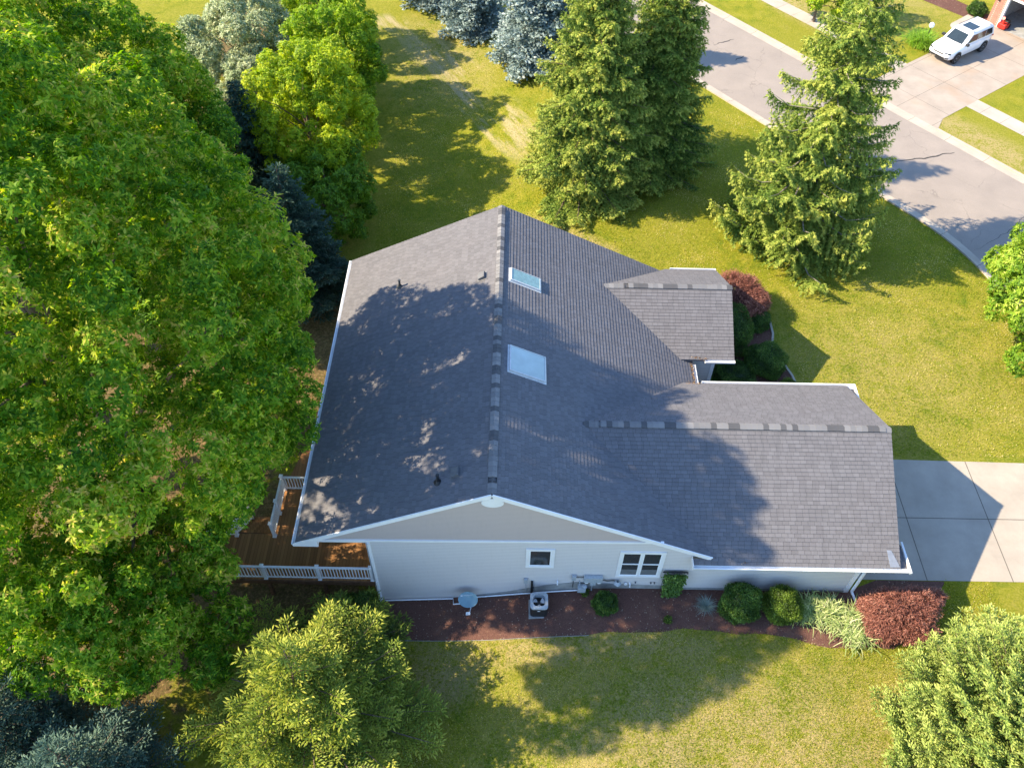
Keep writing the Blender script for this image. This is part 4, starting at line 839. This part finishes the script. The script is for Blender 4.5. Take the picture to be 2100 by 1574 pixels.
# --- shrubs
GC = 'clipped round shrubs in the mulch bed beside the garage wall'
bush('round_shrub', 'large clipped round shrub against the garage wall, left of the pair', (10.32, -.75, .0), (.84, .80, .92), L_box, 9000, group=GC, seed=1, offs=.08)
bush('round_shrub', 'yellow-green clipped round shrub against the garage wall, right of the pair', (12.06, -.80, .0), (.74, .72, .84), L_boxl, 8000, group=GC, seed=2)
bush('round_shrub', 'small dark round shrub in the mulch below the electric meters', (4.72, -.72, -.04), (.48, .46, .42), L_box, 4500, group=None, seed=3, lump=.10, offs=.05)
bush('round_shrub', 'dark round shrub beside the bottom of the left wall corner, under the deck edge', (-5.75, -.75, -1.45), (.85, .8, .85), L_box, 8000, seed=4)
GF = 'clipped shrubs in the front bed'
bush('round_shrub', 'tall egg-shaped clipped shrub beside the front wing roof', (12.1, 14.75, 0), (1.15, 1.45, 1.35), L_box, 12000, group=GF, seed=5, offs=.05)
bush('round_shrub', 'round clipped shrub nearest the front lawn, with yellow-green tips', (13.75, 12.85, 0), (1.05, 1.0, .85), L_box, 10000, group=GF, seed=6, offs=.08)
bush('round_shrub', 'low spreading shrub between the pocket wall and the garage gutter', (12.0, 12.0, 0), (1.1, .75, .6), L_box, 8000, group=GF, seed=7, lump=.14)
bush('round_shrub', 'small round shrub tucked under the front red maple', (13.9, 16.0, 0), (.72, .75, .6), L_box, 6000, group=GF, seed=8)
bush('round_shrub', 'tiny low yellow-green shrub at the edging by the garage gutter', (14.75, 11.35, 0), (.5, .45, .35), L_boxl, 3500, group=GF, seed=9)
def redmaple(label, base, lobs, seed):
    T = thing('red_maple', label, 'shrub', tuple(base)); g = np.random.default_rng(seed); Vs, As = [], []
    for (cx, cy, cz, rx_, ry_, rz_, n) in lobs:
        d = rdir(n); d = d[d[:, 2] > -.35]; n = len(d); rd = np.array([rx_, ry_, rz_]); lm = 1 + g.normal(0, .07, n) + .10*np.sin(d[:, 0]*6+cx)*np.sin(d[:, 1]*7+cy) + .05*np.sin(d[:, 0]*17)*np.sin(d[:, 1]*15) - .2*g.random(n)**2
        P = d*rd*lm[:, None] + np.array([cx, cy, cz]); out = unit(d*np.array([1, 1, .35]))
        for j in range(5):
            D = unit(out*.8 + np.array([0, 0, -.35]) + g.normal(0, .5, (n, 3))); N_ = unit(np.array([0, 0, 1.]) + d*.5 + g.normal(0, .35, (n, 3))); N_ = unit(N_ - D*(N_*D).sum(1)[:, None])
            Vs.append(kites(P + g.normal(0, .04, (n, 3)), D, N_, .12*g.uniform(.6, 1.5, n), .022*g.uniform(.7, 1.4, n), .2)); As.append(np.clip(.5 + g.normal(0, .18, n) + (lm-1)*1.5, 0, 1))
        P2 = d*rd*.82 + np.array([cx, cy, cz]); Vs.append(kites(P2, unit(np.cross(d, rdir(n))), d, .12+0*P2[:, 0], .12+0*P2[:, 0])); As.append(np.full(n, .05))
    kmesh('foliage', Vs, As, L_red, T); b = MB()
    for i in range(6): a = i*1.05; b.tube([(0, 0, -.05), (.25*math.cos(a), .25*math.sin(a), .5), (.9*math.cos(a), .7*math.sin(a), .8)], [.05, .035, .01], 6)
    b.build('trunk', M_bark, T); return T
redmaple('spreading red lace-leaf maple at the corner of the garage beside the driveway', (16.9, -1.05, 0), [(-.1, 0, .55, 1.35, .95, .75, 4800), (.8, .4, .6, .85, .6, .65, 2600), (-.8, -.5, .4, .85, .65, .5, 2200), (1.45, .7, .55, .5, .32, .38, 1000), (.5, -.75, .35, .8, .5, .45, 1900), (-.95, .25, .45, .7, .6, .5, 1600)], 3)
redmaple('red lace-leaf maple half in the roof shadow in the front bed', (12.9, 17.2, 0), [(0, 0, .95, 1.45, 1.5, 1.05, 7500), (.75, -.4, .85, .9, .9, .8, 3000)], 4)
GD = 'daylily clumps beside the garage'
blades('daylily', 'striped daylily clump in the shade next to the yellow-green round shrub', (13.15, -.85, .03), 420, .85, .045, L_day, 1.0, 1, group=GD, r=.22)
blades('daylily', 'striped daylily clump in the middle of the row, in sun', (14.05, -.95, .03), 560, .88, .045, L_day, 1.0, 2, group=GD, r=.26, offs=.08)
blades('daylily', 'largest striped daylily clump, nearest the lawn and the red maple', (15.05, -1.55, .03), 760, .95, .045, L_day, 1.0, 3, group=GD, r=.30, offs=.08)
blades('blue_grass', 'small tuft of blue-grey grass in the mulch beside the large round shrub', (8.95, -.72, .02), 260, .62, .014, L_bg, .45, 4, r=.05, el=(.45, 1.4))
blades('ornamental_grass', 'mound of bright green ornamental grass beside the parked car', (32.1, 47.1, .02), 900, 1.5, .05, L_ogr, .8, 5, r=.35, el=(.7, 1.5))
# sprigs and weeds in the mulch
for i, (x, y) in enumerate(((7.3, -1.35), (3.9, -.12))):
    bush('weed', ['tiny blue-green weed in the mulch below the double window', 'tiny yellow-green weed at the foot of the gas meter'][i], (x, y, gz(x)+.02), (.12, .12, .16), L_boxl, 260, .06, .03, seed=20+i, cat='plant')
# trellis with climber
TR = thing('trellis', 'black metal trellis on the wall beside the double window', 'trellis', (7.5, .04, 0))
b = MB(); b.box(-.46, .50, -.05, 0, 1.64, 1.70)
for x in (-.40, -.2, 0, .2, .40): b.tube([(x, -.03, .02), (x, -.03, 1.66)], .010, 6)
for z in (.5, .9, 1.3): b.tube([(-.40, -.03, z), (.40, -.03, z)], .008, 6)
b.build('frame', M_black, TR); b = MB(); b.tube([(-.5, -.03, 1.67), (.55, -.03, 1.67)], .025, 8); b.build('top_rail', M_black, TR)
g = np.random.default_rng(77); n = 2600; CL = thing('climbing_plant', 'green climbing plant covering the black trellis', 'plant', (7.5, 0, 0))
xx = g.uniform(-.42, .45, n)*(1 + .1*g.normal(size=n)); zz = g.uniform(0, 1, n)**.85*1.68; P = np.stack([xx*(.75+.3*zz/1.7), -.06-.20*g.random(n)*(1.25-.6*zz/1.7), zz], 1); D = unit(g.normal(0, .6, (n, 3)) + np.array([0, -.5, -.4])); N_ = unit(np.array([0, -1., .7]) + g.normal(0, .5, (n, 3))); N_ = unit(N_-D*(N_*D).sum(1)[:, None])
kmesh('foliage', [kites(P, D, N_, .10*g.uniform(.6, 1.3, n), .07*g.uniform(.6, 1.2, n), .15)], [np.clip(.6+g.normal(0, .2, n), 0, 1)], L_box, CL); b = MB()
for i in range(7): x = -.36+.12*i; b.tube([(x*.5, -.1, 0), (x, -.06, .6), (x*1.1, -.05, 1.5)], [.012, .008, .004], 5)
b.build('stems', M_bark, CL)

# ------------------------------------------------------------------ equipment by the wall
AC = thing('air_conditioner', 'square air conditioning unit on its pad in the mulch, fan seen through the open top', 'air conditioner', (1.95, -.72, gz(1.95)+.02))
def rrect(hx, hy, r, n=6):
    P = []
    for cx, cy, a0 in ((hx-r, hy-r, 0), (-hx+r, hy-r, 90), (-hx+r, -hy+r, 180), (hx-r, -hy+r, 270)):
        for i in range(n+1): a = R(a0+90*i/n); P.append((cx+r*math.cos(a), cy+r*math.sin(a)))
    return P
b = MB(); b.box(-.42, .42, -.42, .42, -.25, .06); b.build('pad', M_found, AC, bevel=.01)
O = rrect(.36, .36, .13); n = len(O); b = MB()
for i in range(n):
    p, q = O[i], O[(i+1) % n]; b.poly([(p[0], p[1], .06), (q[0], q[1], .06), (q[0], q[1], .80), (p[0], p[1], .80)], smooth=True)
b.poly([(p[0]*.97, p[1]*.97, .25) for p in O]); b.build('cabinet', M_black, AC)
b = MB()
I = [(.285*math.cos(math.atan2(p[1], p[0])), .285*math.sin(math.atan2(p[1], p[0]))) for p in O]
for i in range(n):
    j = (i+1) % n; p, q, a, c = O[i], O[j], I[i], I[j]
    b.poly([(p[0]*1.03, p[1]*1.03, .80), (q[0]*1.03, q[1]*1.03, .80), (c[0], c[1], .83), (a[0], a[1], .83)]); b.poly([(p[0]*1.03, p[1]*1.03, .72), (q[0]*1.03, q[1]*1.03, .72), (q[0]*1.03, q[1]*1.03, .80), (p[0]*1.03, p[1]*1.03, .80)]); b.poly([(a[0], a[1], .83), (c[0], c[1], .83), (c[0]*.97, c[1]*.97, .62), (a[0]*.97, a[1]*.97, .62)])
b.build('top_panel', M_grey, AC)
fan = MB()
for k in range(3):
    a = k*2.094+.5; 
    for s0, s1 in ((-.5, 0), (0, .5)): fan.poly([(.05*math.cos(a+s0*.6), .05*math.sin(a+s0*.6), .60+s0*.05), (.26*math.cos(a+s0), .26*math.sin(a+s0), .60+s0*.08), (.26*math.cos(a+s1), .26*math.sin(a+s1), .60+s1*.08), (.05*math.cos(a+s1*.6), .05*math.sin(a+s1*.6), .60+s1*.05)])
fan.build('fan', M_pvc, AC); b = MB(); b.lathe([(.07, .58), (.07, .64), (0, .65)], 14); b.build('fan_hub', M_black, AC)
b = MB()
for rr_ in (.09, .15, .21, .27):
    b.tube([(rr_*math.cos(t), rr_*math.sin(t), .845) for t in np.linspace(0, 6.2832, 25)], .0025, 4, caps=False)
for a in np.linspace(0, 6.2832, 9)[:-1]: b.tube([(.04*math.cos(a), .04*math.sin(a), .85), (.29*math.cos(a), .29*math.sin(a), .84)], .003, 4)
b.build('grille', M_dark, AC); b = MB(); b.box(-.07, .05, -.3655, -.361, .55, .60); b.build('badge', M_pvc, AC)
# satellite dish
SDh = thing('satellite_dish', 'blue-grey satellite dish on a pole in the mulch in front of the left wall', 'satellite dish', (-1.05, -.32, gz(-1.05)))
b = MB(); b.tube([(0, 0, -.05), (0, 0, .62)], .022, 10); b.tube([(0, .02, .2), (.18, -.22, 0)], .012, 6); b.build('pole', M_grey, SDh)
tiltm = Matrix.Translation((0, -.05, .72)) @ Matrix.Rotation(R(-14), 4, 'Y') @ Matrix.Rotation(R(48), 4, 'X')
b = MB(); prof = [(r_, .16*r_*r_) for r_ in (0, .12, .24, .34, .42)] + [(.43, .035), (.42, .018)] + [(r_, .16*r_*r_-.012) for r_ in (.34, .24, .12, 0)]
b.lathe(prof, 32, m=(tiltm @ Matrix.Diagonal((1, .84, 1, 1))).to_3x3(), c=tiltm.translation); M_dish = simple('dish enamel', (.17, .30, .37), .45, .4, var=.08, scale=4); rf = b.build('reflector', M_dish, SDh)
P = lambda x, y, z: tiltm @ Vector((x, y, z))
b = MB(); b.tube([P(.06, -.33, -.01), P(.03, -.50, .22), P(.0, -.50, .42)], .012, 8); b.build('arm', M_pvc, SDh)
b = MB()
for dx in (-.07, 0, .07): b.tube([P(dx, -.50, .40), P(dx*.7, -.42, .36)], [.035, .042], 10)
b.tube([P(-.09, -.5, .43), P(.09, -.5, .43)], .02, 8); b.build('receiver', M_pvc, SDh)
b = MB()   # pale emblem and faded lettering strokes along the rim
zz_ = lambda x, y: .16*(x*x+(y/.84)**2)+.004
def dab(x0, x1, y0, y1): b.poly([P(x0, y0, zz_(x0, y0)), P(x1, y0, zz_(x1, y0)), P(x1, y1, zz_(x1, y1)), P(x0, y1, zz_(x0, y1))])
dab(-.29, -.24, .17, .215); dab(-.235, -.20, .175, .205)
b.build('emblem', M_white, rf); b = MB()
for i in range(11):
    x = -.155+.035*i; y = .19-.10*max(0, x)**1.2; dab(x, x+.008, y-.02, y+.022)
    if i % 2 == 0: dab(x+.008, x+.024, y+.012, y+.022)
    if i % 3 != 1: dab(x+.008, x+.024, y-.02, y-.012)
b.build('lettering', M_white, rf)

# ------------------------------------------------------------------ across the street
def pl(s, n, z=0): q = SD*s + SN*n; return Vector((q[0], q[1], z))
fwd = Vector((-SN[0], -SN[1], 0))                    # car points to the street
def car(loc, ang, sc):
    T = thing('parked_car', 'white sport utility vehicle parked on the driveway across the street', 'car', loc, ang); T.scale = (sc,)*3
    b = MB(); st_ = [(-2.50, .55, .62, 1.02), (-2.42, .84, .45, 1.12), (-1.9, .95, .32, 1.17), (-.8, .975, .30, 1.15), (.6, .975, .30, 1.13), (1.15, .965, .30, 1.12), (1.9, .94, .32, 1.03), (2.28, .88, .36, .94), (2.46, .72, .42, .84), (2.52, .5, .48, .74)]
    rings = []
    for x, w_, z0, z1 in st_:
        h = z1-z0; half = [(.62, 0), (.92, .05), (1, .22), (1.0, .55), (.965, .80), (.90, .93), (.70, 1.0), (.35, 1.02)]
        pr = [(w_*a, z0+h*c_) for a, c_ in half]; rings.append([(x, y, z) for y, z in pr] + [(x, -y, z) for y, z in pr[::-1]])
    for i in range(len(rings)-1):
        m = len(rings[i])
        for k in range(m): b.poly([rings[i][k], rings[i+1][k], rings[i+1][(k+1) % m], rings[i][(k+1) % m]], smooth=True)
    b.poly(rings[0]); b.poly(rings[-1][::-1])
    # cabin
    def cab(z): t = (z-1.10)/.68; return (-2.40+.16*t, 1.12-.80*t, .90-.16*t)
    lv = [1.10, 1.2, 1.66, 1.75, 1.79]; R_ = []
    for z in lv:
        x0, x1, w_ = cab(min(z, 1.72)); k_ = 0 if z < 1.7 else (z-1.7)*1.4; x0 += k_; x1 -= k_*1.6; w_ -= k_; R_.append([(x0, -w_*.93, z), (x0+.06, -w_, z), (x1-.18, -w_, z), (x1, -w_*.78, z), (x1+.05, 0, z), (x1, w_*.78, z), (x1-.18, w_, z), (x0+.06, w_, z), (x0, w_*.93, z), (x0-.02, 0, z)])
    for i in range(len(R_)-1):
        for k in range(10): b.poly([R_[i][k], R_[i][(k+1) % 10], R_[i+1][(k+1) % 10], R_[i+1][k]], smooth=False)
    b.poly(R_[-1]); b.build('body', M_paint, T, merge=True)
    g_ = lambda name, pts, mat, off=.012: (lambda q: q.build(name, mat, T))((lambda q: (q.poly([Vector(p) for p in pts]), q)[1])(MB()))
    q = lambda z, k, off=1.0: (lambda t: t)(None)
    x0a, x1a, wa = cab(1.17); x0b, x1b, wb = cab(1.68)
    g_('windshield', [(x1a+.02, -wa*.76, 1.17), (x1a+.075, 0, 1.17), (x1a+.02, wa*.76, 1.17), (x1b+.03, wb*.74, 1.685), (x1b+.075, 0, 1.70), (x1b+.03, -wb*.74, 1.685)], M_carglass)
    for sgn in (-1, 1):
        for (fa, fb_) in ((.62, .96), (.33, .60), (.05, .31)):
            A = lambda f, z, x0_, x1_, w_: (x0_+.1+(x1_-x0_-.30)*f, sgn*(w_+.012), z)
            g_('side_window', [A(fa, 1.20, x0a, x1a, wa), A(fb_, 1.20, x0a, x1a, wa), A(min(fb_, .99), 1.62, x0b, x1b, cab(1.62)[2]), A(fa, 1.62, x0b, x1b, cab(1.62)[2])], M_carglass)
        rb = MB(); rb.tube([(-1.95, sgn*.64, 1.80), (-1.7, sgn*.64, 1.85), (-.1, sgn*.64, 1.85), (.1, sgn*.64, 1.79)], .018, 6); rb.build('roof_rail', M_dark, T)
        mb_ = MB(); mb_.box(.78, .98, sgn*1.0-.12, sgn*1.0+.12, 1.12, 1.28); mb_.build('mirror', M_black, T, bevel=.03)
        hb = MB(); hb.prism([(2.44, sgn*.48, .86), (2.30, sgn*.84, .89), (2.32, sgn*.86, .80), (2.49, sgn*.50, .78)], (.03, 0, .012)); hb.build('headlight', M_carglass, T)
        lb = MB(); lb.prism([(2.475, sgn*.62, .56), (2.40, sgn*.82, .58), (2.40, sgn*.82, .50), (2.48, sgn*.62, .48)], (.03, 0, 0)); lb.build('fog_light', M_black, T)
        tb_ = MB(); tb_.box(-2.50, -2.42, sgn*.72-.14, sgn*.72+.14, .92, 1.02); tb_.build('tail_light', M_red, T)
    g_('rear_window', [(x0a-.035, -.72, 1.22), (x0a-.035, .72, 1.22), (x0b-.02, .62, 1.62), (x0b-.02, -.62, 1.62)], M_carglass)
    gb = MB(); gb.prism([(2.485, -.46, .79), (2.485, .46, .79), (2.515, .40, .72), (2.515, -.40, .72)], (.03, 0, 0)); gb.prism([(2.50, -.60, .56), (2.50, .60, .56), (2.49, .55, .45), (2.49, -.55, .45)], (.05, 0, 0)); gb.build('grille', M_black, T)
    sb = MB(); sb.poly([(-.98, -.46, 1.803), (-.06, -.46, 1.803), (-.06, .46, 1.803), (-.98, .46, 1.803)]); sb.build('sunroof', M_carglass, T)
    for x in (-1.50, 1.55):
        for sgn in (-1, 1):
            ab = MB(); ab.lathe([(0, 0), (.44, 0), (.44, .02), (0, .021)], 24, c=(x, sgn*.965, .42), m=Matrix(((1, 0, 0), (0, 0, sgn), (0, 1, 0)))); ab.build('wheel_arch', M_black, T)
            wb_ = MB(); m = Matrix(((1, 0, 0), (0, 0, sgn), (0, 1, 0))); wb_.lathe([(.25, 0.04), (.36, .05), (.385, .02), (.385, -.2), (.3, -.23)], 24, c=(x, sgn*.955, .385), m=m); tw_ = wb_.build('wheel', M_tyre, T)
            rb = MB(); rb.lathe([(0, .03), (.05, .035), (.06, .02)], 12, c=(x, sgn*.96, .385), m=m)
            for a in range(5):
                an = a*1.2566; u_ = Vector((math.cos(an), 0, math.sin(an))); v_ = Vector((-math.sin(an), 0, math.cos(an))); c0 = Vector((x, sgn*.985, .385)); rb.poly([c0+u_*.03-v_*.035, c0+u_*.255-v_*.05, c0+u_*.255+v_*.05, c0+u_*.03+v_*.035])
            rb.lathe([(.235, .04), (.262, .045), (.27, .02)], 24, c=(x, sgn*.955, .385), m=m); rb.build('rim', M_rim, tw_)
    return T
car((34.72, 46.1, .018), math.atan2(-.58, -.815), 1.07)
# lamp post with a white globe
T = thing('lamp_post', 'short garden lamp with a white globe beside the parked car', 'lamp', (32.55, 47.2, 0)); b = MB(); b.tube([(0, 0, 0), (0, 0, 1.35)], .035, 8); b.build('post', M_black, T); b = MB(); b.lathe([(.04, 1.33), (.16, 1.42), (.20, 1.54), (.17, 1.68), (.08, 1.76), (0, 1.78)], 16); b.build('globe', M_pvc, T)
# neighbour's garage
NG = thing('neighbour_garage', 'red-brown brick garage with an open doorway at the top right corner', 'building', (0, 0, 0))
def wallq(name, s0, s1, n0, n1, z0, z1, mat): b = MB(); b.prism([pl(s0, n0, z0), pl(s1, n0, z0), pl(s1, n1, z0), pl(s0, n1, z0)], (0, 0, z1-z0)); return b.build(name, mat, NG)
wallq('wall', -17.3, -16.35, 61.72, 62.0, 0, 4.0, M_brick); wallq('wall', -10.9, -9.9, 61.72, 62.0, 0, 4.0, M_brick); wallq('wall', -16.35, -10.9, 61.72, 62.0, 2.45, 4.0, M_brick); wallq('wall', -17.3, -17.0, 62.0, 69, 0, 3.0, M_brick); wallq('wall', -10.2, -9.9, 62.0, 69, 0, 3.0, M_brick); wallq('wall', -17.3, -9.9, 69, 69.3, 0, 3.0, M_brick)
wallq('door_frame', -16.37, -16.22, 61.69, 61.99, 0, 2.30, M_white); wallq('door_frame', -11.03, -10.88, 61.69, 61.99, 0, 2.30, M_white); wallq('door_frame', -16.37, -10.88, 61.69, 61.99, 2.30, 2.45, M_white)
wallq('floor', -17.0, -10.2, 61.7, 69, .003, .025, M_found); wallq('inner_wall', -16.98, -16.9, 62.0, 69, .03, 2.9, M_inside)
b = MB(); e = .5
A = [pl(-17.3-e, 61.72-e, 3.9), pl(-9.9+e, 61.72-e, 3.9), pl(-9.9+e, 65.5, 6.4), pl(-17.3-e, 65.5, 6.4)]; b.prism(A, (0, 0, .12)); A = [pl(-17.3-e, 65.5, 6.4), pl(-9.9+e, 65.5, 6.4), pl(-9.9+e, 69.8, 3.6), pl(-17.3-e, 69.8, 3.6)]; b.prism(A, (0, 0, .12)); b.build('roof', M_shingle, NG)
b = MB(); q = pl(-17.05, 61.7, 2.0); b.lathe([(.02, .12), (.07, .10), (.08, 0), (.06, -.1), (0, -.12)], 10, c=q+Vector((-.05, -.05, 0))); b.build('wall_lamp', M_black, NG)
# red garden machine in the doorway
T = thing('snow_blower', 'red garden machine standing just inside the open garage', 'machine', tuple(pl(-15.9, 61.95, .025)), math.atan2(-.6, -.8))
b = MB(); b.box(-.1, .5, -.35, .35, .08, .45); b.build('housing', M_red, T, bevel=.05); b = MB(); b.tube([(.35, 0, .4), (.38, 0, .8), (.6, 0, .95)], [.12, .10, .13], 10); b.build('chute', M_red, T)
b = MB(); b.box(-.45, -.05, -.2, .2, .2, .55); b.build('engine', M_black, T, bevel=.04); b = MB(); b.tube([(-.4, -.22, .5), (-1.0, -.25, .95)], .015, 6); b.tube([(-.4, .22, .5), (-1.0, .25, .95)], .015, 6); b.tube([(-1.0, -.25, .95), (-1.0, .25, .95)], .02, 6); b.build('handle', M_dark, T)
for sgn in (-1, 1): b = MB(); b.lathe([(0, .05), (.18, .05), (.2, 0), (.18, -.05), (0, -.05)], 14, c=(-.2, sgn*.3, .2), m=Matrix(((1, 0, 0), (0, 0, 1), (0, 1, 0)))); b.build('wheel', M_tyre, T)
# flower bed in front of the neighbour's wall
b = MB(); b.poly([pl(-25, 60.5, .012), pl(-18.6, 61.0, .012), pl(-17.4, 61.7, .012), pl(-17.4, 63, .012), pl(-25, 63, .012)]); tag(b.build('mulch_bed', M_mulch), kind='structure')
bush('round_shrub', 'dark shrub at the top edge beside the neighbour\'s brick wall', tuple(pl(-18.6, 62.2, 0)), (.7, .7, .6), L_box, 4000, .08, .05, seed=31)
# leaf litter caught in the valleys and on the mulch
def litter(name, label, pts, n, sz, seed):
    g = np.random.default_rng(seed); P = []
    for (a, c, wd_, k_) in pts:
        a, c = np.array(a, float), np.array(c, float); t = g.random(k_); p = a + (c-a)*t[:, None] + g.normal(0, wd_, (k_, 3))*np.array([1, 1, .0]); P.append(p)
    P = np.concatenate(P); n = len(P); D = unit(g.normal(size=(n, 3))*np.array([1, 1, .25])); N_ = unit(np.array([0, 0, 1.])+g.normal(0, .4, (n, 3))); N_ = unit(N_-D*(N_*D).sum(1)[:, None])
    o = kmesh(name, [kites(P, D, N_, sz*g.uniform(.5, 1.5, n), sz*.7*g.uniform(.5, 1.3, n))], [g.random(n)], leafmat('dry leaf litter '+name, [(0, (.12, .06, .03)), (.6, (.30, .18, .09)), (1, (.5, .38, .24))], .1), None)
    return tag(o, label, 'leaves', kind='stuff')
zr = lambda x: HR-SRs*x
litter('leaf_litter', 'brown dead leaves caught in the valley between the front wing and the garage roof', [((9.28, YF-.02, zr(9.28)+.05), (9.28, YP-WP+.05, zr(9.28)+.05), .045, 160), ((8.8, YF-.1, ZF+.06), (9.5, YF-.08, ZF+.05), .05, 70), ((9.3, 10.7, ZP+.08), (10.0, 10.62, ZP+.05), .05, 50), ((8.95, 0.25, zr(8.95)+.06), (10.2, YN+.1, ZN+.08), .05, 60)], 0, .06, 5)
g = np.random.default_rng(9)
litter('fallen_leaves', 'scattered pale dead leaves on the mulch bed', [((x, -.1, gz(x)+.05), (x, -1.7, gz(x)+.05), 0.3, 3) for x in np.arange(-4.5, 13, .6)], 0, .055, 6)

# grass tufts standing in the turf
def turf(name, label, n, fn, seed, L=.07):
    g = np.random.default_rng(seed); P = fn(g, n); n = len(P); D = unit(np.array([0, 0, 1.]) + g.normal(0, .55, (n, 3))); D[:, 2] = np.abs(D[:, 2]); N_ = rdir(n); N_ = unit(N_ - D*(N_*D).sum(1)[:, None])
    a0, a1 = np.array([-5.2, 46.5]), np.array([1.2, 33.6]); tt = np.clip(((P[:, :2]-a0)@(a1-a0))/((a1-a0)@(a1-a0)), 0, 1); dd = np.linalg.norm(P[:, :2]-a0-tt[:, None]*(a1-a0), axis=1); dd = np.minimum(np.abs(dd-.1), np.abs(dd-1.3)); worn = (dd < .42) & (g.random(n) < .85); d2 = np.hypot((P[:, 0]+9.4)/2.4, (P[:, 1]-52.2)/1.3); worn |= d2 < 1
    keep = ~(worn & (g.random(n) < .5)); P, D, N_, worn = P[keep], D[keep], N_[keep], worn[keep]; n = len(P)
    f = .5 + .5*worn + .28*np.sin(P[:, 0]*.9+1.3*np.sin(P[:, 1]*.7)) * np.sin(P[:, 1]*1.1) + g.normal(0, .22, n)
    o = kmesh(name, [kites(P, D, N_, L*g.uniform(.5, 1.3, n), L*.32*g.uniform(.7, 1.3, n), .2)], [np.clip(f, 0, 1)], L_turf, None); return tag(o, label, 'grass', kind='stuff')
L_turf = leafmat('turf blades', [(0, (.12, .22, .015)), (.4, (.30, .37, .024)), (.7, (.56, .51, .08)), (1, (.80, .66, .38))], .45, .7, .1)
def near_pts(g, n):
    x = g.uniform(-3.5, 21.5, n); y = g.uniform(-9.5, .8, n); lim = np.interp(x, [t[0] for t in OUT]+[21], [t[1] for t in OUT]+[.6]) + .02 + g.normal(0, .05, n) - .05*(x < 4.2); k = y < lim; return np.stack([x, y, G(x)], 1)[k]
def far_pts(g, n):
    x = g.uniform(-8, 31, n); y = g.uniform(7.3, 52, n); s_ = x*SD[0]+y*SD[1]; q = x*SN[0]+y*SN[1]
    k = (q < 35.75-np.maximum(0, s_+5)**2/30-.12) & ~((x < 15.6) & (y < 18.9)) & (g.random(n) < np.clip(1.6-y/45, .25, 1)); return np.stack([x, y, G(x)], 1)[k]
turf('grass', 'short yellow-green grass blades of the near side lawn with straw-coloured ones between', 170000, near_pts, 3, .062)
turf('grass', 'short grass blades of the back and front lawn', 300000, far_pts, 4, .085)
